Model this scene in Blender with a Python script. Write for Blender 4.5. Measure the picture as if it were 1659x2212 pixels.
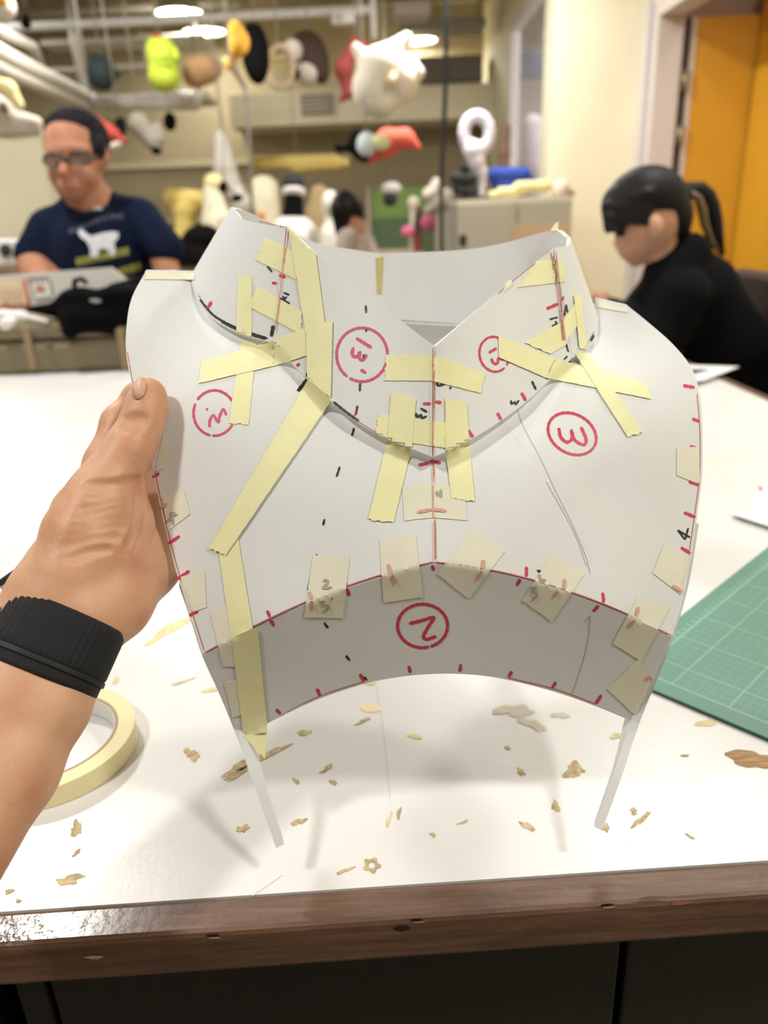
import bpy, bmesh, math, random
import numpy as np
from mathutils import Vector, Matrix
from mathutils.bvhtree import BVHTree
from mathutils.geometry import delaunay_2d_cdt

random.seed(7)
R = random.Random(11)
scene = bpy.context.scene
for o in list(bpy.data.objects):
    bpy.data.objects.remove(o)

# ------------------------------------------------------------------ camera
F = 1650.0; CX, CY = 829.5, 1106.0
PITCH, ROLL = math.radians(21.5), math.radians(2.4)
TABLE_Z = 0.78
CAM = Vector((0, 0, TABLE_Z + 0.40))
fwd = Vector((0, math.cos(PITCH), -math.sin(PITCH)))
r0 = Vector((1, 0, 0)); u0 = Vector((0, math.sin(PITCH), math.cos(PITCH)))
rgt = r0 * math.cos(ROLL) - u0 * math.sin(ROLL)
up = r0 * math.sin(ROLL) + u0 * math.cos(ROLL)
cd = bpy.data.cameras.new('camera'); cam = bpy.data.objects.new('camera', cd)
scene.collection.objects.link(cam); scene.camera = cam
m = Matrix((rgt, up, -fwd)).transposed().to_4x4(); m.translation = CAM
cam.matrix_world = m
cd.sensor_fit = 'VERTICAL'; cd.sensor_height = 9.8; cd.sensor_width = 7.35
cd.lens = F / 2212 * 9.8
cd.clip_start = 0.01; cd.clip_end = 60
cd.dof.use_dof = True; cd.dof.focus_distance = 0.46; cd.dof.aperture_fstop = 1.5

# ------------------------------------------------------------------ world, view
w = bpy.data.worlds.new('room_air'); scene.world = w; w.use_nodes = True
w.node_tree.nodes['Background'].inputs[0].default_value = (1, .95, .88, 1)
w.node_tree.nodes['Background'].inputs[1].default_value = 0.25
vs = scene.view_settings
vs.view_transform = 'Standard'; vs.look = 'None'; vs.exposure = 0.25; vs.gamma = 1.0
vs.use_curve_mapping = False
LAMP_W = 22.0
LAMP_COL = (1.0, .985, .95)
# ceiling lamps: x, y, z of the lens, seen or not; they hang in rows over the workshop
LAMPS = [(-1.46, 7.1, 2.70, .45), (-1.40, 7.8, 2.70, .3), (.475, 8.05, 2.61, .3),
         (-1.22, 2.05, 2.70, 1.25), (1.05, 2.2, 2.70, 1.1), (1.15, -.40, 2.70, .95), (-1.10, -.25, 2.70, .95),
         (-1.3, 4.4, 2.70, 1.3), (.45, 4.4, 2.70, 1.7), (-3.0, 3.2, 2.70, .8), (-3.0, 6.0, 2.70, .6)]

# ------------------------------------------------------------------ helpers: pixels
def ray(x, y): return fwd + rgt * ((x - CX) / F) - up * ((y - CY) / F)
def P(x, y, d): return CAM + ray(x, y) * d
def PY(x, y, Y): r = ray(x, y); return CAM + r * ((Y - CAM.y) / r.y)
def PX(x, y, X): r = ray(x, y); return CAM + r * ((X - CAM.x) / r.x)
def PZ(x, y, Z): r = ray(x, y); return CAM + r * ((Z - CAM.z) / r.z)
def T(x, y, dz=0.0): return PZ(x, y, TABLE_Z + dz)
def depth(p): return (Vector(p) - CAM).dot(fwd)

# ------------------------------------------------------------------ helpers: materials
MATS = {}
def mat(name, col, rough=.6, noise=0.0, nscale=20., bump=0.0, bscale=60., metal=0., spec=.5, alpha=1.0,
        emit=None, sss=0., col2=None, detail=4., stretch=(1, 1, 1), coat=0., sheen=0., trans=0.):
    if name in MATS: return MATS[name]
    M = bpy.data.materials.new(name); M.use_nodes = True; nt = M.node_tree
    b = nt.nodes['Principled BSDF']; L = nt.links.new
    c = (*col, 1)
    b.inputs['Base Color'].default_value = c
    b.inputs['Roughness'].default_value = rough
    b.inputs['Metallic'].default_value = metal
    b.inputs['Specular IOR Level'].default_value = spec
    b.inputs['Alpha'].default_value = alpha
    b.inputs['Coat Weight'].default_value = coat
    b.inputs['Sheen Weight'].default_value = sheen
    b.inputs['Transmission Weight'].default_value = trans
    if sss:
        b.inputs['Subsurface Weight'].default_value = sss
        b.inputs['Subsurface Radius'].default_value = (.012, .004, .002)
        b.inputs['Subsurface Scale'].default_value = 0.5
    if emit:
        b.inputs['Emission Color'].default_value = (*emit[:3], 1); b.inputs['Emission Strength'].default_value = emit[3]
    tc = nt.nodes.new('ShaderNodeTexCoord'); mp = nt.nodes.new('ShaderNodeMapping')
    mp.inputs['Scale'].default_value = stretch
    L(tc.outputs['Object'], mp.inputs[0])
    if noise or col2:
        n = nt.nodes.new('ShaderNodeTexNoise'); n.inputs['Scale'].default_value = nscale; n.inputs['Detail'].default_value = detail
        L(mp.outputs[0], n.inputs['Vector'])
        mx = nt.nodes.new('ShaderNodeMix'); mx.data_type = 'RGBA'
        k2 = col2 if col2 else tuple(max(0, v * (1 - noise)) for v in col)
        mx.inputs[6].default_value = c; mx.inputs[7].default_value = (*k2, 1)
        rp = nt.nodes.new('ShaderNodeValToRGB'); rp.color_ramp.elements[0].position = .35; rp.color_ramp.elements[1].position = .68
        L(n.outputs['Fac'], rp.inputs[0]); L(rp.outputs[0], mx.inputs[0]); L(mx.outputs[2], b.inputs['Base Color'])
    if bump:
        n2 = nt.nodes.new('ShaderNodeTexNoise'); n2.inputs['Scale'].default_value = bscale; n2.inputs['Detail'].default_value = 3
        L(mp.outputs[0], n2.inputs['Vector'])
        bp = nt.nodes.new('ShaderNodeBump'); bp.inputs['Strength'].default_value = bump; bp.inputs['Distance'].default_value = .002
        L(n2.outputs['Fac'], bp.inputs['Height']); L(bp.outputs[0], b.inputs['Normal'])
    MATS[name] = M
    return M

# ------------------------------------------------------------------ helpers: objects
def link(o, parent=None):
    scene.collection.objects.link(o)
    if parent is not None:
        o.parent = parent
        o.matrix_parent_inverse = Matrix.Translation(-parent.location) if parent.type == 'EMPTY' else parent.matrix_world.inverted()
    return o
def tag(o, label=None, cat=None, group=None, kind=None):
    if label: o['label'] = label
    if cat: o['category'] = cat
    if group: o['group'] = group
    if kind: o['kind'] = kind
    return o
def thing(name, label, cat, loc=(0, 0, 0), group=None):
    e = bpy.data.objects.new(name, None); e.empty_display_size = .05; e.location = loc
    scene.collection.objects.link(e)
    return tag(e, label, cat, group)
def mesh(name, V, Fc, material, parent=None, smooth=False):
    me = bpy.data.meshes.new(name)
    me.from_pydata([tuple(v) for v in V], [], [tuple(f) for f in Fc]); me.validate(); me.update()
    if smooth: me.polygons.foreach_set('use_smooth', [True] * len(me.polygons))
    if material: me.materials.append(material)
    return link(bpy.data.objects.new(name, me), parent)
def bevel(o, wd=.004, seg=2):
    b = o.modifiers.new('bevel', 'BEVEL'); b.width = wd; b.segments = seg; b.limit_method = 'ANGLE'; return o
def hexa(name, c8, material, parent=None, bv=0):
    """eight corners: bottom four (loop) then top four (loop)"""
    o = mesh(name, c8, [(3, 2, 1, 0), (4, 5, 6, 7), (0, 1, 5, 4), (1, 2, 6, 5), (2, 3, 7, 6), (3, 0, 4, 7)], material, parent)
    if bv: bevel(o, bv)
    return o
def box(name, lo, hi, material, parent=None, bv=0):
    x0, y0, z0 = lo; x1, y1, z1 = hi
    return hexa(name, [(x0, y0, z0), (x1, y0, z0), (x1, y1, z0), (x0, y1, z0), (x0, y0, z1), (x1, y0, z1), (x1, y1, z1), (x0, y1, z1)], material, parent, bv)
def pbox(name, x0, y0, x1, y1, Y, dy, material, parent=None, bv=0):
    """upright box whose front face covers a pixel rectangle on the plane y=Y"""
    xm, ym = (x0 + x1) / 2, (y0 + y1) / 2
    a, b = PY(x0, ym, Y).x, PY(x1, ym, Y).x; t, d = PY(xm, y0, Y).z, PY(xm, y1, Y).z
    return box(name, (a, Y, d), (b, Y + dy, t), material, parent, bv)
def tube(name, pts, r, material, parent=None, n=10, closed=False):
    """swept round tube through points; r number or list"""
    pts = [Vector(p) for p in pts]; k = len(pts)
    rs = r if isinstance(r, (list, tuple)) else [r] * k
    V, Fc = [], []
    prev = None
    for i, p in enumerate(pts):
        if closed: t = pts[(i + 1) % k] - pts[i - 1]
        else: t = pts[min(i + 1, k - 1)] - pts[max(i - 1, 0)]
        t.normalize()
        if prev is None:
            a = t.orthogonal().normalized()
        else:
            a = (prev - t * prev.dot(t)).normalized()
        prev = a; b = t.cross(a)
        for j in range(n):
            th = 2 * math.pi * j / n
            V.append(p + (a * math.cos(th) + b * math.sin(th)) * rs[i])
    for i in range(k if closed else k - 1):
        for j in range(n):
            i2 = (i + 1) % k
            Fc.append((i * n + j, i * n + (j + 1) % n, i2 * n + (j + 1) % n, i2 * n + j))
    if not closed:
        Fc.append(tuple(range(n))[::-1]); Fc.append(tuple((k - 1) * n + j for j in range(n)))
    return mesh(name, V, Fc, material, parent, True)
def lathe(name, prof, loc, material, parent=None, n=40, axis=None):
    """profile of (radius, height) turned about z at loc"""
    V, Fc = [], []; k = len(prof)
    for i, (r, z) in enumerate(prof):
        for j in range(n):
            a = 2 * math.pi * j / n; V.append(Vector(loc) + Vector((r * math.cos(a), r * math.sin(a), z)))
    for i in range(k - 1):
        for j in range(n):
            Fc.append((i * n + j, i * n + (j + 1) % n, (i + 1) * n + (j + 1) % n, (i + 1) * n + j))
    o = mesh(name, V, Fc, material, parent, True)
    es = o.modifiers.new('edges', 'EDGE_SPLIT'); es.split_angle = math.radians(40)
    return o
def dens(pts, step=6.0, closed=False, smooth=True):
    """Catmull-Rom through points of any dimension, about one sample every step"""
    A = [np.array(p, float) for p in pts]; n = len(A); out = []
    for i in range(n if closed else n - 1):
        p1, p2 = A[i], A[(i + 1) % n]
        p0 = A[i - 1] if (i > 0 or closed) else p1 * 2 - p2
        p3 = A[(i + 2) % n] if (i + 2 < n or closed) else p2 * 2 - p1
        k = max(1, int(np.linalg.norm((p2 - p1)[:2]) / step))
        for j in range(k):
            t = j / k
            if smooth:
                q = .5 * ((2 * p1) + (-p0 + p2) * t + (2 * p0 - 5 * p1 + 4 * p2 - p3) * t * t + (-p0 + 3 * p1 - 3 * p2 + p3) * t ** 3)
            else: q = p1 + (p2 - p1) * t
            out.append(q)
    if not closed: out.append(A[-1])
    return out

# ------------------------------------------------------------------ helpers: organic bodies from distance fields
def nets(V, org, h):
    n0, n1, n2 = V.shape
    s = V < 0
    acc = np.zeros((n0 - 1, n1 - 1, n2 - 1, 3), np.float32); cnt = np.zeros((n0 - 1, n1 - 1, n2 - 1), np.float32)
    cs = [(i, j, k) for i in (0, 1) for j in (0, 1) for k in (0, 1)]
    sl = lambda A, c: A[c[0]:n0 - 1 + c[0], c[1]:n1 - 1 + c[1], c[2]:n2 - 1 + c[2]]
    for a in cs:
        for ax in range(3):
            if a[ax]: continue
            b = list(a); b[ax] = 1
            va, vb = sl(V, a), sl(V, b); mk = sl(s, a) != sl(s, b)
            t = np.where(mk, va / np.where(mk, va - vb, 1), 0)
            for q in range(3):
                acc[..., q] += mk * (a[q] + (t if q == ax else 0))
            cnt += mk
    on = cnt > 0
    idx = np.full(on.shape, -1, np.int64); idx[on] = np.arange(on.sum())
    I = np.argwhere(on)
    pts = (I + acc[on] / cnt[on][:, None]) * h + org
    faces = []
    for ax in range(3):
        o1, o2 = (ax + 1) % 3, (ax + 2) % 3
        A = np.moveaxis(s, ax, 0)
        sh = np.diff(A.astype(np.int8), axis=0)
        for sign in (1, -1):
            W = np.argwhere(np.moveaxis(sh == sign, 0, ax) if True else None)
            if len(W) == 0: continue
            ok = (W[:, o1] > 0) & (W[:, o2] > 0) & (W[:, o1] < V.shape[o1] - 1) & (W[:, o2] < V.shape[o2] - 1); W = W[ok]
            q = []
            for d1, d2 in ((1, 1), (0, 1), (0, 0), (1, 0)):
                B = W.copy(); B[:, o1] -= d1; B[:, o2] -= d2
                q.append(idx[B[:, 0], B[:, 1], B[:, 2]])
            q = np.stack(q, 1)
            if sign == 1: q = q
            else: q = q[:, ::-1]
            faces.append(q)
    Fc = np.concatenate(faces) if faces else np.zeros((0, 4), int)
    Fc = Fc[(Fc >= 0).all(1)]
    return pts, Fc
def cone(a, b, ra, rb): return ('c', np.array(a, float), np.array(b, float), ra, rb)
def ell(c, rad, rot=None): return ('e', np.array(c, float), np.array(rad, float), np.array(rot if rot is not None else Matrix.Identity(3)))
def cut(p): return ('-',) + p
def sdf(name, prims, h, k, material, parent=None):
    los, his = [], []
    def bb(p):
        if p[0] == 'c':
            r = max(p[3], p[4]); return np.minimum(p[1], p[2]) - r, np.maximum(p[1], p[2]) + r
        r = p[2].max(); return p[1] - r, p[1] + r
    for p in prims:
        if p[0] == '-': continue
        a, b = bb(p); los.append(a); his.append(b)
    lo = np.min(los, 0) - 3 * h - k * .5; hi = np.max(his, 0) + 3 * h + k * .5
    n = np.ceil((hi - lo) / h).astype(int) + 1
    G = np.full(n, .2 + k, np.float32)
    for p in prims:
        neg = p[0] == '-'; q = p[1:] if neg else p
        a, b = bb(q)
        i0 = np.clip(np.floor((a - lo - 2 * k - 3 * h) / h).astype(int), 0, n); i1 = np.clip(np.ceil((b - lo + 2 * k + 3 * h) / h).astype(int) + 1, 0, n)
        if (i1 <= i0).any(): continue
        X, Y, Z = [lo[c] + h * np.arange(i0[c], i1[c], dtype=np.float32) for c in range(3)]
        X = X[:, None, None]; Y = Y[None, :, None]; Z = Z[None, None, :]
        if q[0] == 'c':
            d = q[2] - q[1]; L2 = max(1e-12, d @ d)
            t = np.clip(((X - q[1][0]) * d[0] + (Y - q[1][1]) * d[1] + (Z - q[1][2]) * d[2]) / L2, 0, 1)
            dist = np.sqrt((X - q[1][0] - t * d[0]) ** 2 + (Y - q[1][1] - t * d[1]) ** 2 + (Z - q[1][2] - t * d[2]) ** 2)
            s = dist - (q[3] + (q[4] - q[3]) * t)
        else:
            M = q[3].T
            Q = [M[c][0] * (X - q[1][0]) + M[c][1] * (Y - q[1][1]) + M[c][2] * (Z - q[1][2]) for c in range(3)]
            k0 = np.sqrt(sum((Q[c] / q[2][c]) ** 2 for c in range(3))); k1 = np.sqrt(sum((Q[c] / q[2][c] ** 2) ** 2 for c in range(3))) + 1e-9
            s = k0 * (k0 - 1) / k1
        g = G[i0[0]:i1[0], i0[1]:i1[1], i0[2]:i1[2]]
        if neg:
            kk = k * .4; hh = np.clip(.5 - .5 * (g + s) / kk, 0, 1); v = g + (-s - g) * hh + kk * hh * (1 - hh)
        else:
            hh = np.clip(.5 + .5 * (g - s) / k, 0, 1); v = g + (s - g) * hh - k * hh * (1 - hh)
        G[i0[0]:i1[0], i0[1]:i1[1], i0[2]:i1[2]] = v
    pts, Fc = nets(G, lo, h)
    me = bpy.data.meshes.new(name); me.from_pydata(pts.tolist(), [], Fc.tolist()); me.update()
    me.polygons.foreach_set('use_smooth', [True] * len(me.polygons))
    me.materials.append(material)
    return link(bpy.data.objects.new(name, me), parent)
class Plane:
    """pixel-measured shapes on an upright plane y=Y: positions and radii in photo pixels"""
    def __init__(s, Y): s.Y = Y
    def at(s, x, y, dy=0): return PY(x, y, s.Y + dy)
    def sc(s, x, y, dy=0): return depth(s.at(x, y, dy)) / F
    def c(s, x1, y1, r1, x2, y2, r2, d1=0, d2=0):
        return cone(s.at(x1, y1, d1), s.at(x2, y2, d2), r1 * s.sc(x1, y1, d1), r2 * s.sc(x2, y2, d2))
    def e(s, x, y, rx, ry, rz, ang=0, dy=0):
        k = s.sc(x, y, dy); a = math.radians(ang)
        ax = rgt * math.cos(a) + up * math.sin(a); ay = -rgt * math.sin(a) + up * math.cos(a)
        return ell(s.at(x, y, dy), (rx * k, ry * k, rz * k), Matrix((ax, ay, -fwd)).transposed())
def bvh_of(*obs):
    V, Fc = [], []
    for o in obs:
        b = len(V)
        V += [o.matrix_basis @ v.co if o.parent is None else v.co.copy() for v in o.data.vertices]
        Fc += [tuple(b + i for i in p.vertices) for p in o.data.polygons]
    return BVHTree.FromPolygons(V, Fc)
def hit(bv, x, y):
    r = ray(x, y); L = r.length
    rn = r.normalized(); q = bv.ray_cast(CAM, rn, 12)
    return q[3] / L if q[0] is not None else None
def lift(bv, x, y, off, d):
    """point on the surface at depth d, raised along the surface normal"""
    rn = ray(x, y).normalized(); q = bv.ray_cast(CAM, rn, 12)
    if q[0] is None: return P(x, y, d - off)
    n = q[1] if q[1].dot(rn) < 0 else -q[1]
    return P(x, y, d - off / max(.3, -n.dot(rn)) / ray(x, y).length)
def fill(ds, dflt):
    """replace missing depths by the nearest known one"""
    n = len(ds); out = list(ds)
    known = [i for i in range(n) if ds[i] is not None]
    for i in range(n):
        if out[i] is None:
            out[i] = ds[min(known, key=lambda j: abs(j - i))] if known else dflt
    return out
def stroke(name, pts, wpx, bv, material, parent, off=.0022, step=4, smooth=True, taper=True, label=None, dflt=.47):
    pl = dens(pts, step, smooth=smooth); n = len(pl)
    if n < 3: pl = dens(pts, step / 4, smooth=False); n = len(pl)
    V, Fc, pr = [], [], []
    for i, p in enumerate(pl):
        t = pl[min(i + 1, n - 1)] - pl[max(i - 1, 0)]; t = t / (np.linalg.norm(t) + 1e-9)
        nn = np.array([-t[1], t[0]])
        ww = wpx * .5 * (1 if not taper else (.55 if i in (0, n - 1) else 1)) * (1 + .12 * math.sin(i * 1.7 + pts[0][0]))
        pr += [p[:2] + nn * ww, p[:2] - nn * ww]
    ds = fill([hit(bv, *q) for q in pr], dflt)
    V = [lift(bv, q[0], q[1], off, d) for q, d in zip(pr, ds)]
    for i in range(n - 1): Fc.append((2 * i, 2 * i + 1, 2 * i + 3, 2 * i + 2))
    o = mesh(name, V, Fc, material, parent)
    if label: o['label'] = label
    return o
def patch(name, quad, bv, material, parent, off=.0024, nu=None, nv=None, torn=(1, 1), jag=2.2, dflt=.5, thick=.00012, seed=0):
    """strip stuck on the surface: quad TL,TR,BR,BL in pixels, torn ends at top and bottom of its long side"""
    q = [np.array(p, float) for p in quad]
    a = (np.linalg.norm(q[1] - q[0]) + np.linalg.norm(q[2] - q[3])) / 2; b = (np.linalg.norm(q[3] - q[0]) + np.linalg.norm(q[2] - q[1])) / 2
    if a > b: q = [q[1], q[2], q[3], q[0]]; a, b = b, a
    nu = max(4, int(a / 5)); nv = max(4, int(b / 7)); rr = random.Random(int(q[0][0] * 7 + q[0][1]))
    pr = []
    for j in range(nv + 1):
        for i in range(nu + 1):
            u, v = i / nu, j / nv
            p = (q[0] * (1 - u) + q[1] * u) * (1 - v) + (q[3] * (1 - u) + q[2] * u) * v
            dr = (q[3] - q[0]) * (1 - u) + (q[2] - q[1]) * u; dr = dr / np.linalg.norm(dr)
            if j == 0 and torn[0]: p = p + dr * rr.uniform(-jag, jag)
            if j == nv and torn[1]: p = p + dr * rr.uniform(-jag, jag)
            if i in (0, nu) and 0 < j < nv: p = p + np.array([-dr[1], dr[0]]) * rr.uniform(-.5, .5)
            pr.append(p)
    ds = [hit(bv, *p) for p in pr]
    W = nu + 1
    for i in range(W):
        col = fill(ds[i::W], None)
        ds[i::W] = col
    if any(d is None for d in ds):
        kn = [d for d in ds if d is not None]
        ds = [d if d is not None else (sum(kn) / len(kn) if kn else dflt) for d in ds]
    raw = np.array(ds).reshape(nv + 1, W); D_ = raw.copy()
    for _ in range(5):                       # tape bridges small steps instead of following them
        S_ = D_.copy(); S_[1:-1] = (D_[:-2] + D_[1:-1] + D_[2:]) / 3
        S2 = S_.copy(); S2[:, 1:-1] = (S_[:, :-2] + S_[:, 1:-1] + S_[:, 2:]) / 3
        D_ = np.minimum(raw, S2)
    ds = list(D_.ravel())
    V = [lift(bv, p[0], p[1], off, d) for p, d in zip(pr, ds)]
    Fc = [(j * W + i, (j + 1) * W + i, (j + 1) * W + i + 1, j * W + i + 1) for j in range(nv) for i in range(nu)]
    o = mesh(name, V, Fc, material, parent, True)
    if thick:
        s = o.modifiers.new('thickness', 'SOLIDIFY'); s.thickness = thick; s.offset = -1
        es = o.modifiers.new('crisp_edges', 'EDGE_SPLIT'); es.split_angle = math.radians(35)
    return o
def circle_pts(cx, cy, rx, ry, a0=0, a1=360, rot=0, n=26):
    out = []
    for i in range(n + 1):
        t = math.radians(a0 + (a1 - a0) * i / n); x, y = rx * math.cos(t), ry * math.sin(t); c, s = math.cos(math.radians(rot)), math.sin(math.radians(rot))
        out.append((cx + x * c - y * s, cy + x * s + y * c))
    return out

# ================================================================== the room
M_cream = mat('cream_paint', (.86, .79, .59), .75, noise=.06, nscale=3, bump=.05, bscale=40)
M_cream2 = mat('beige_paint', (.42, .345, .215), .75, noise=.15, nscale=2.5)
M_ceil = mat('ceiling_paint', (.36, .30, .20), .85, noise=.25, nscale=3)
M_floor = mat('floor_vinyl', (.16, .14, .12), .5, noise=.3, nscale=5)
M_frame = mat('grey_white_frame', (.62, .56, .54), .5)
M_white = mat('white_paint', (.80, .78, .78), .5)
M_steel = mat('pale_steel', (.62, .58, .50), .45, metal=.2)
M_orange = mat('orange_paint', (.66, .33, .018), .55, noise=.06, nscale=3)
M_pink = mat('pinkish_plaster', (.60, .46, .40), .8)
M_black = mat('black_plastic', (.006, .006, .007), .5, spec=.3)
M_darkbrown = mat('dark_brown_door_edge', (.06, .03, .015), .5)
M_lilac = mat('lilac_white_wall', (.80, .74, .76), .7)
CH = 3.05
def struct(o, label=None):
    o['kind'] = 'structure'
    if label: o['label'] = label
    return o
struct(box('floor', (-4.6, -2.6, -.1), (4.4, 9.4, 0), M_floor))
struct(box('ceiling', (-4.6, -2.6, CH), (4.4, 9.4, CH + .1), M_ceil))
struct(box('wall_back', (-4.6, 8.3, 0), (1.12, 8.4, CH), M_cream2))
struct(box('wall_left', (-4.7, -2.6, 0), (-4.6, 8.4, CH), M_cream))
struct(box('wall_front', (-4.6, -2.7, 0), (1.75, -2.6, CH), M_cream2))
# near right wall with the doorway to the orange corridor
wr = struct(box('wall_right', (1.65, -2.6, 0), (1.77, 3.2, CH), M_cream))
box('door_header', (1.65, 3.2, 2.20), (1.77, 5.06, CH), M_cream, wr)
struct(box('wall_pillar', (1.09, 5.06, 0), (1.77, 5.34, CH), M_cream, None, .004))
fr = struct(box('trim_1', (1.63, 4.90, 0), (1.78, 5.06, 2.20), M_frame, None, .006))
box('frame_head', (1.63, 3.2, 2.12), (1.78, 4.90, 2.20), M_frame, fr, .004)
box('frame_stop', (1.60, 4.985, 0), (1.63, 5.06, 2.22), M_frame, fr, .004)
dr = struct(box('door_1', (1.86, 4.93, .01), (2.62, 4.975, 2.115), M_orange, None, .003))
box('door_edge', (1.83, 4.925, .01), (1.86, 4.98, 2.115), M_frame, dr)
box('hinge_gap', (1.785, 4.955, .01), (1.83, 4.975, 2.115), M_darkbrown, dr)
for zc in (1.80, 1.52, .35):
    tube('hinge', [(1.815, 4.925, zc - .055), (1.815, 4.925, zc + .055)], .022, mat('aged_brass', (.34, .28, .18), .45, metal=.6), dr, 12)
# corridor behind the doorway
struct(box('wall_corridor', (PY(1626, 230, 4.88).x, 1.5, 0), (2.75, 4.9, 2.75), M_orange))
struct(box('wall_corridor_end', (1.77, 5.10, 0), (3.2, 5.2, 2.9), M_pink))
struct(box('ceiling_corridor', (1.77, 1.5, 2.62), (3.2, 5.1, 2.7), M_pink))
tube('trim_2', [(1.9, 4.2, 2.45), (2.1, 5.0, 2.45)], .02, mat('brown_pipe', (.30, .2, .15), .6))['kind'] = 'structure'
# far right wall with the window into the next room
wf = struct(box('wall_right_far', (1.12, 6.70, 0), (1.16, 8.3, CH), M_cream))
box('wall_below_window', (1.12, 5.34, 0), (1.16, 6.70, .95), M_cream, wf)
box('wall_above_window', (1.12, 5.34, 2.46), (1.16, 6.70, CH), M_cream, wf)
wn = struct(box('window_1', (1.105, 6.64, .95), (1.175, 6.70, 2.46), M_lilac, None, .004))
box('window_frame', (1.105, 5.34, 2.40), (1.175, 6.64, 2.46), M_lilac, wn, .004)
box('window_sill', (1.08, 5.34, .92), (1.175, 6.64, .97), M_lilac, wn, .004)
box('window_pane', (1.137, 5.34, .97), (1.143, 6.64, 2.40), mat('window_glass', (1, 1, 1), .02, alpha=.06), wn)
struct(box('wall_next_room', (2.6, 5.34, 0), (2.7, 9.4, CH), M_lilac))
struct(box('wall_next_room_end', (1.24, 9.0, 0), (2.6, 9.1, CH), M_lilac))
# low bulkhead along the back wall, with a vent grille
bh = struct(box('wall_bulkhead', (-1.22, 7.62, PY(760, 266, 7.62).z), (1.12, 8.3, PY(760, 190, 7.62).z), M_cream, None, .01))
M_grey = mat('mid_grey_metal', (.30, .28, .24), .55)
struct(pbox('trim_3', 905, 120, 1042, 176, 7.7, .3, mat('dark_grey_shelf', (.17, .155, .13), .7)), None)  # dark grey shelf above the bulkhead at the right
M_rail = mat('beige_rail', (.60, .52, .36), .6)
for i, (ya, yb) in enumerate(((345, 358), (470, 480))):
    struct(pbox('trim_%d' % (i + 4), 150, ya, 760, yb, 8.24, .06, M_rail))
for i, x in enumerate((560, 640, 720, 800)):
    pass

# ceiling beams (purlins) running across
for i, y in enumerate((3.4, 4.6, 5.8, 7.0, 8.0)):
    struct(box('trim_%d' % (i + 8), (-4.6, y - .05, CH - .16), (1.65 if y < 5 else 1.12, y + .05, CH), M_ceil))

# ================================================================== lamps of the workshop
M_lens = mat('lamp_lens', (1, 1, 1), .4, emit=(1, 1, .72, 9))
M_lamp = mat('lamp_housing', (.55, .52, .46), .4, metal=.3)
def lamp(x, y, z, label, power=LAMP_W, r=.175):
    t = thing('pendant_lamp', label, 'lamp', (x, y, z))
    lathe('shade', [(r + .012, -.004), (r + .014, .01), (r, .04), (r * .75, .11), (r * .4, .16), (.04, .18), (.04, .24), (.0, .24)], (x, y, z), M_lamp, t, 28)
    lathe('lens', [(0, .004), (r, .004), (r, .012), (0, .012)], (x, y, z), M_lens, t, 28)
    tube('cord', [(x, y, z + .23), (x, y, CH - .002)], .006, M_black, t, 6)
    ld = bpy.data.lights.new('lamp_light', 'AREA'); ld.shape = 'DISK'; ld.size = r * 1.3; ld.energy = power; ld.color = LAMP_COL
    lo = bpy.data.objects.new('lamp_light', ld); lo.location = (x, y, z - .012); scene.collection.objects.link(lo)
    lo.parent = t; lo.matrix_parent_inverse = Matrix.Translation(-Vector((x, y, z)))
LAMP_LABELS = ['round glowing ceiling lamp, topmost and leftmost of those in view', 'round glowing ceiling lamp right above the lime green head',
    'round glowing ceiling lamp beside the white foam animal head', 'ceiling lamp hanging over the left end of the white table',
    'ceiling lamp hanging over the seated person in black', 
    'ceiling lamp hanging over the right front corner of the table', 'ceiling lamp hanging over the left front corner of the table', 'ceiling lamp hanging beyond the person in the navy shirt',
    'ceiling lamp hanging before the grey metal cabinet', 'ceiling lamp hanging near the left wall, front one', 'ceiling lamp hanging near the left wall, back one']
for (x, y, z, k_), lb in zip(LAMPS, LAMP_LABELS): lamp(x, y, z, lb, LAMP_W * k_)
lamp(1.9, 6.6, 2.75, 'added unseen ceiling lamp lighting the room behind the window', 30)  # unseen lamp, added because the next room needs light
lamp(1.95, 3.3, 2.45, 'added unseen ceiling lamp lighting the orange corridor', 9)  # unseen lamp, put in only to light the corridor

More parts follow.
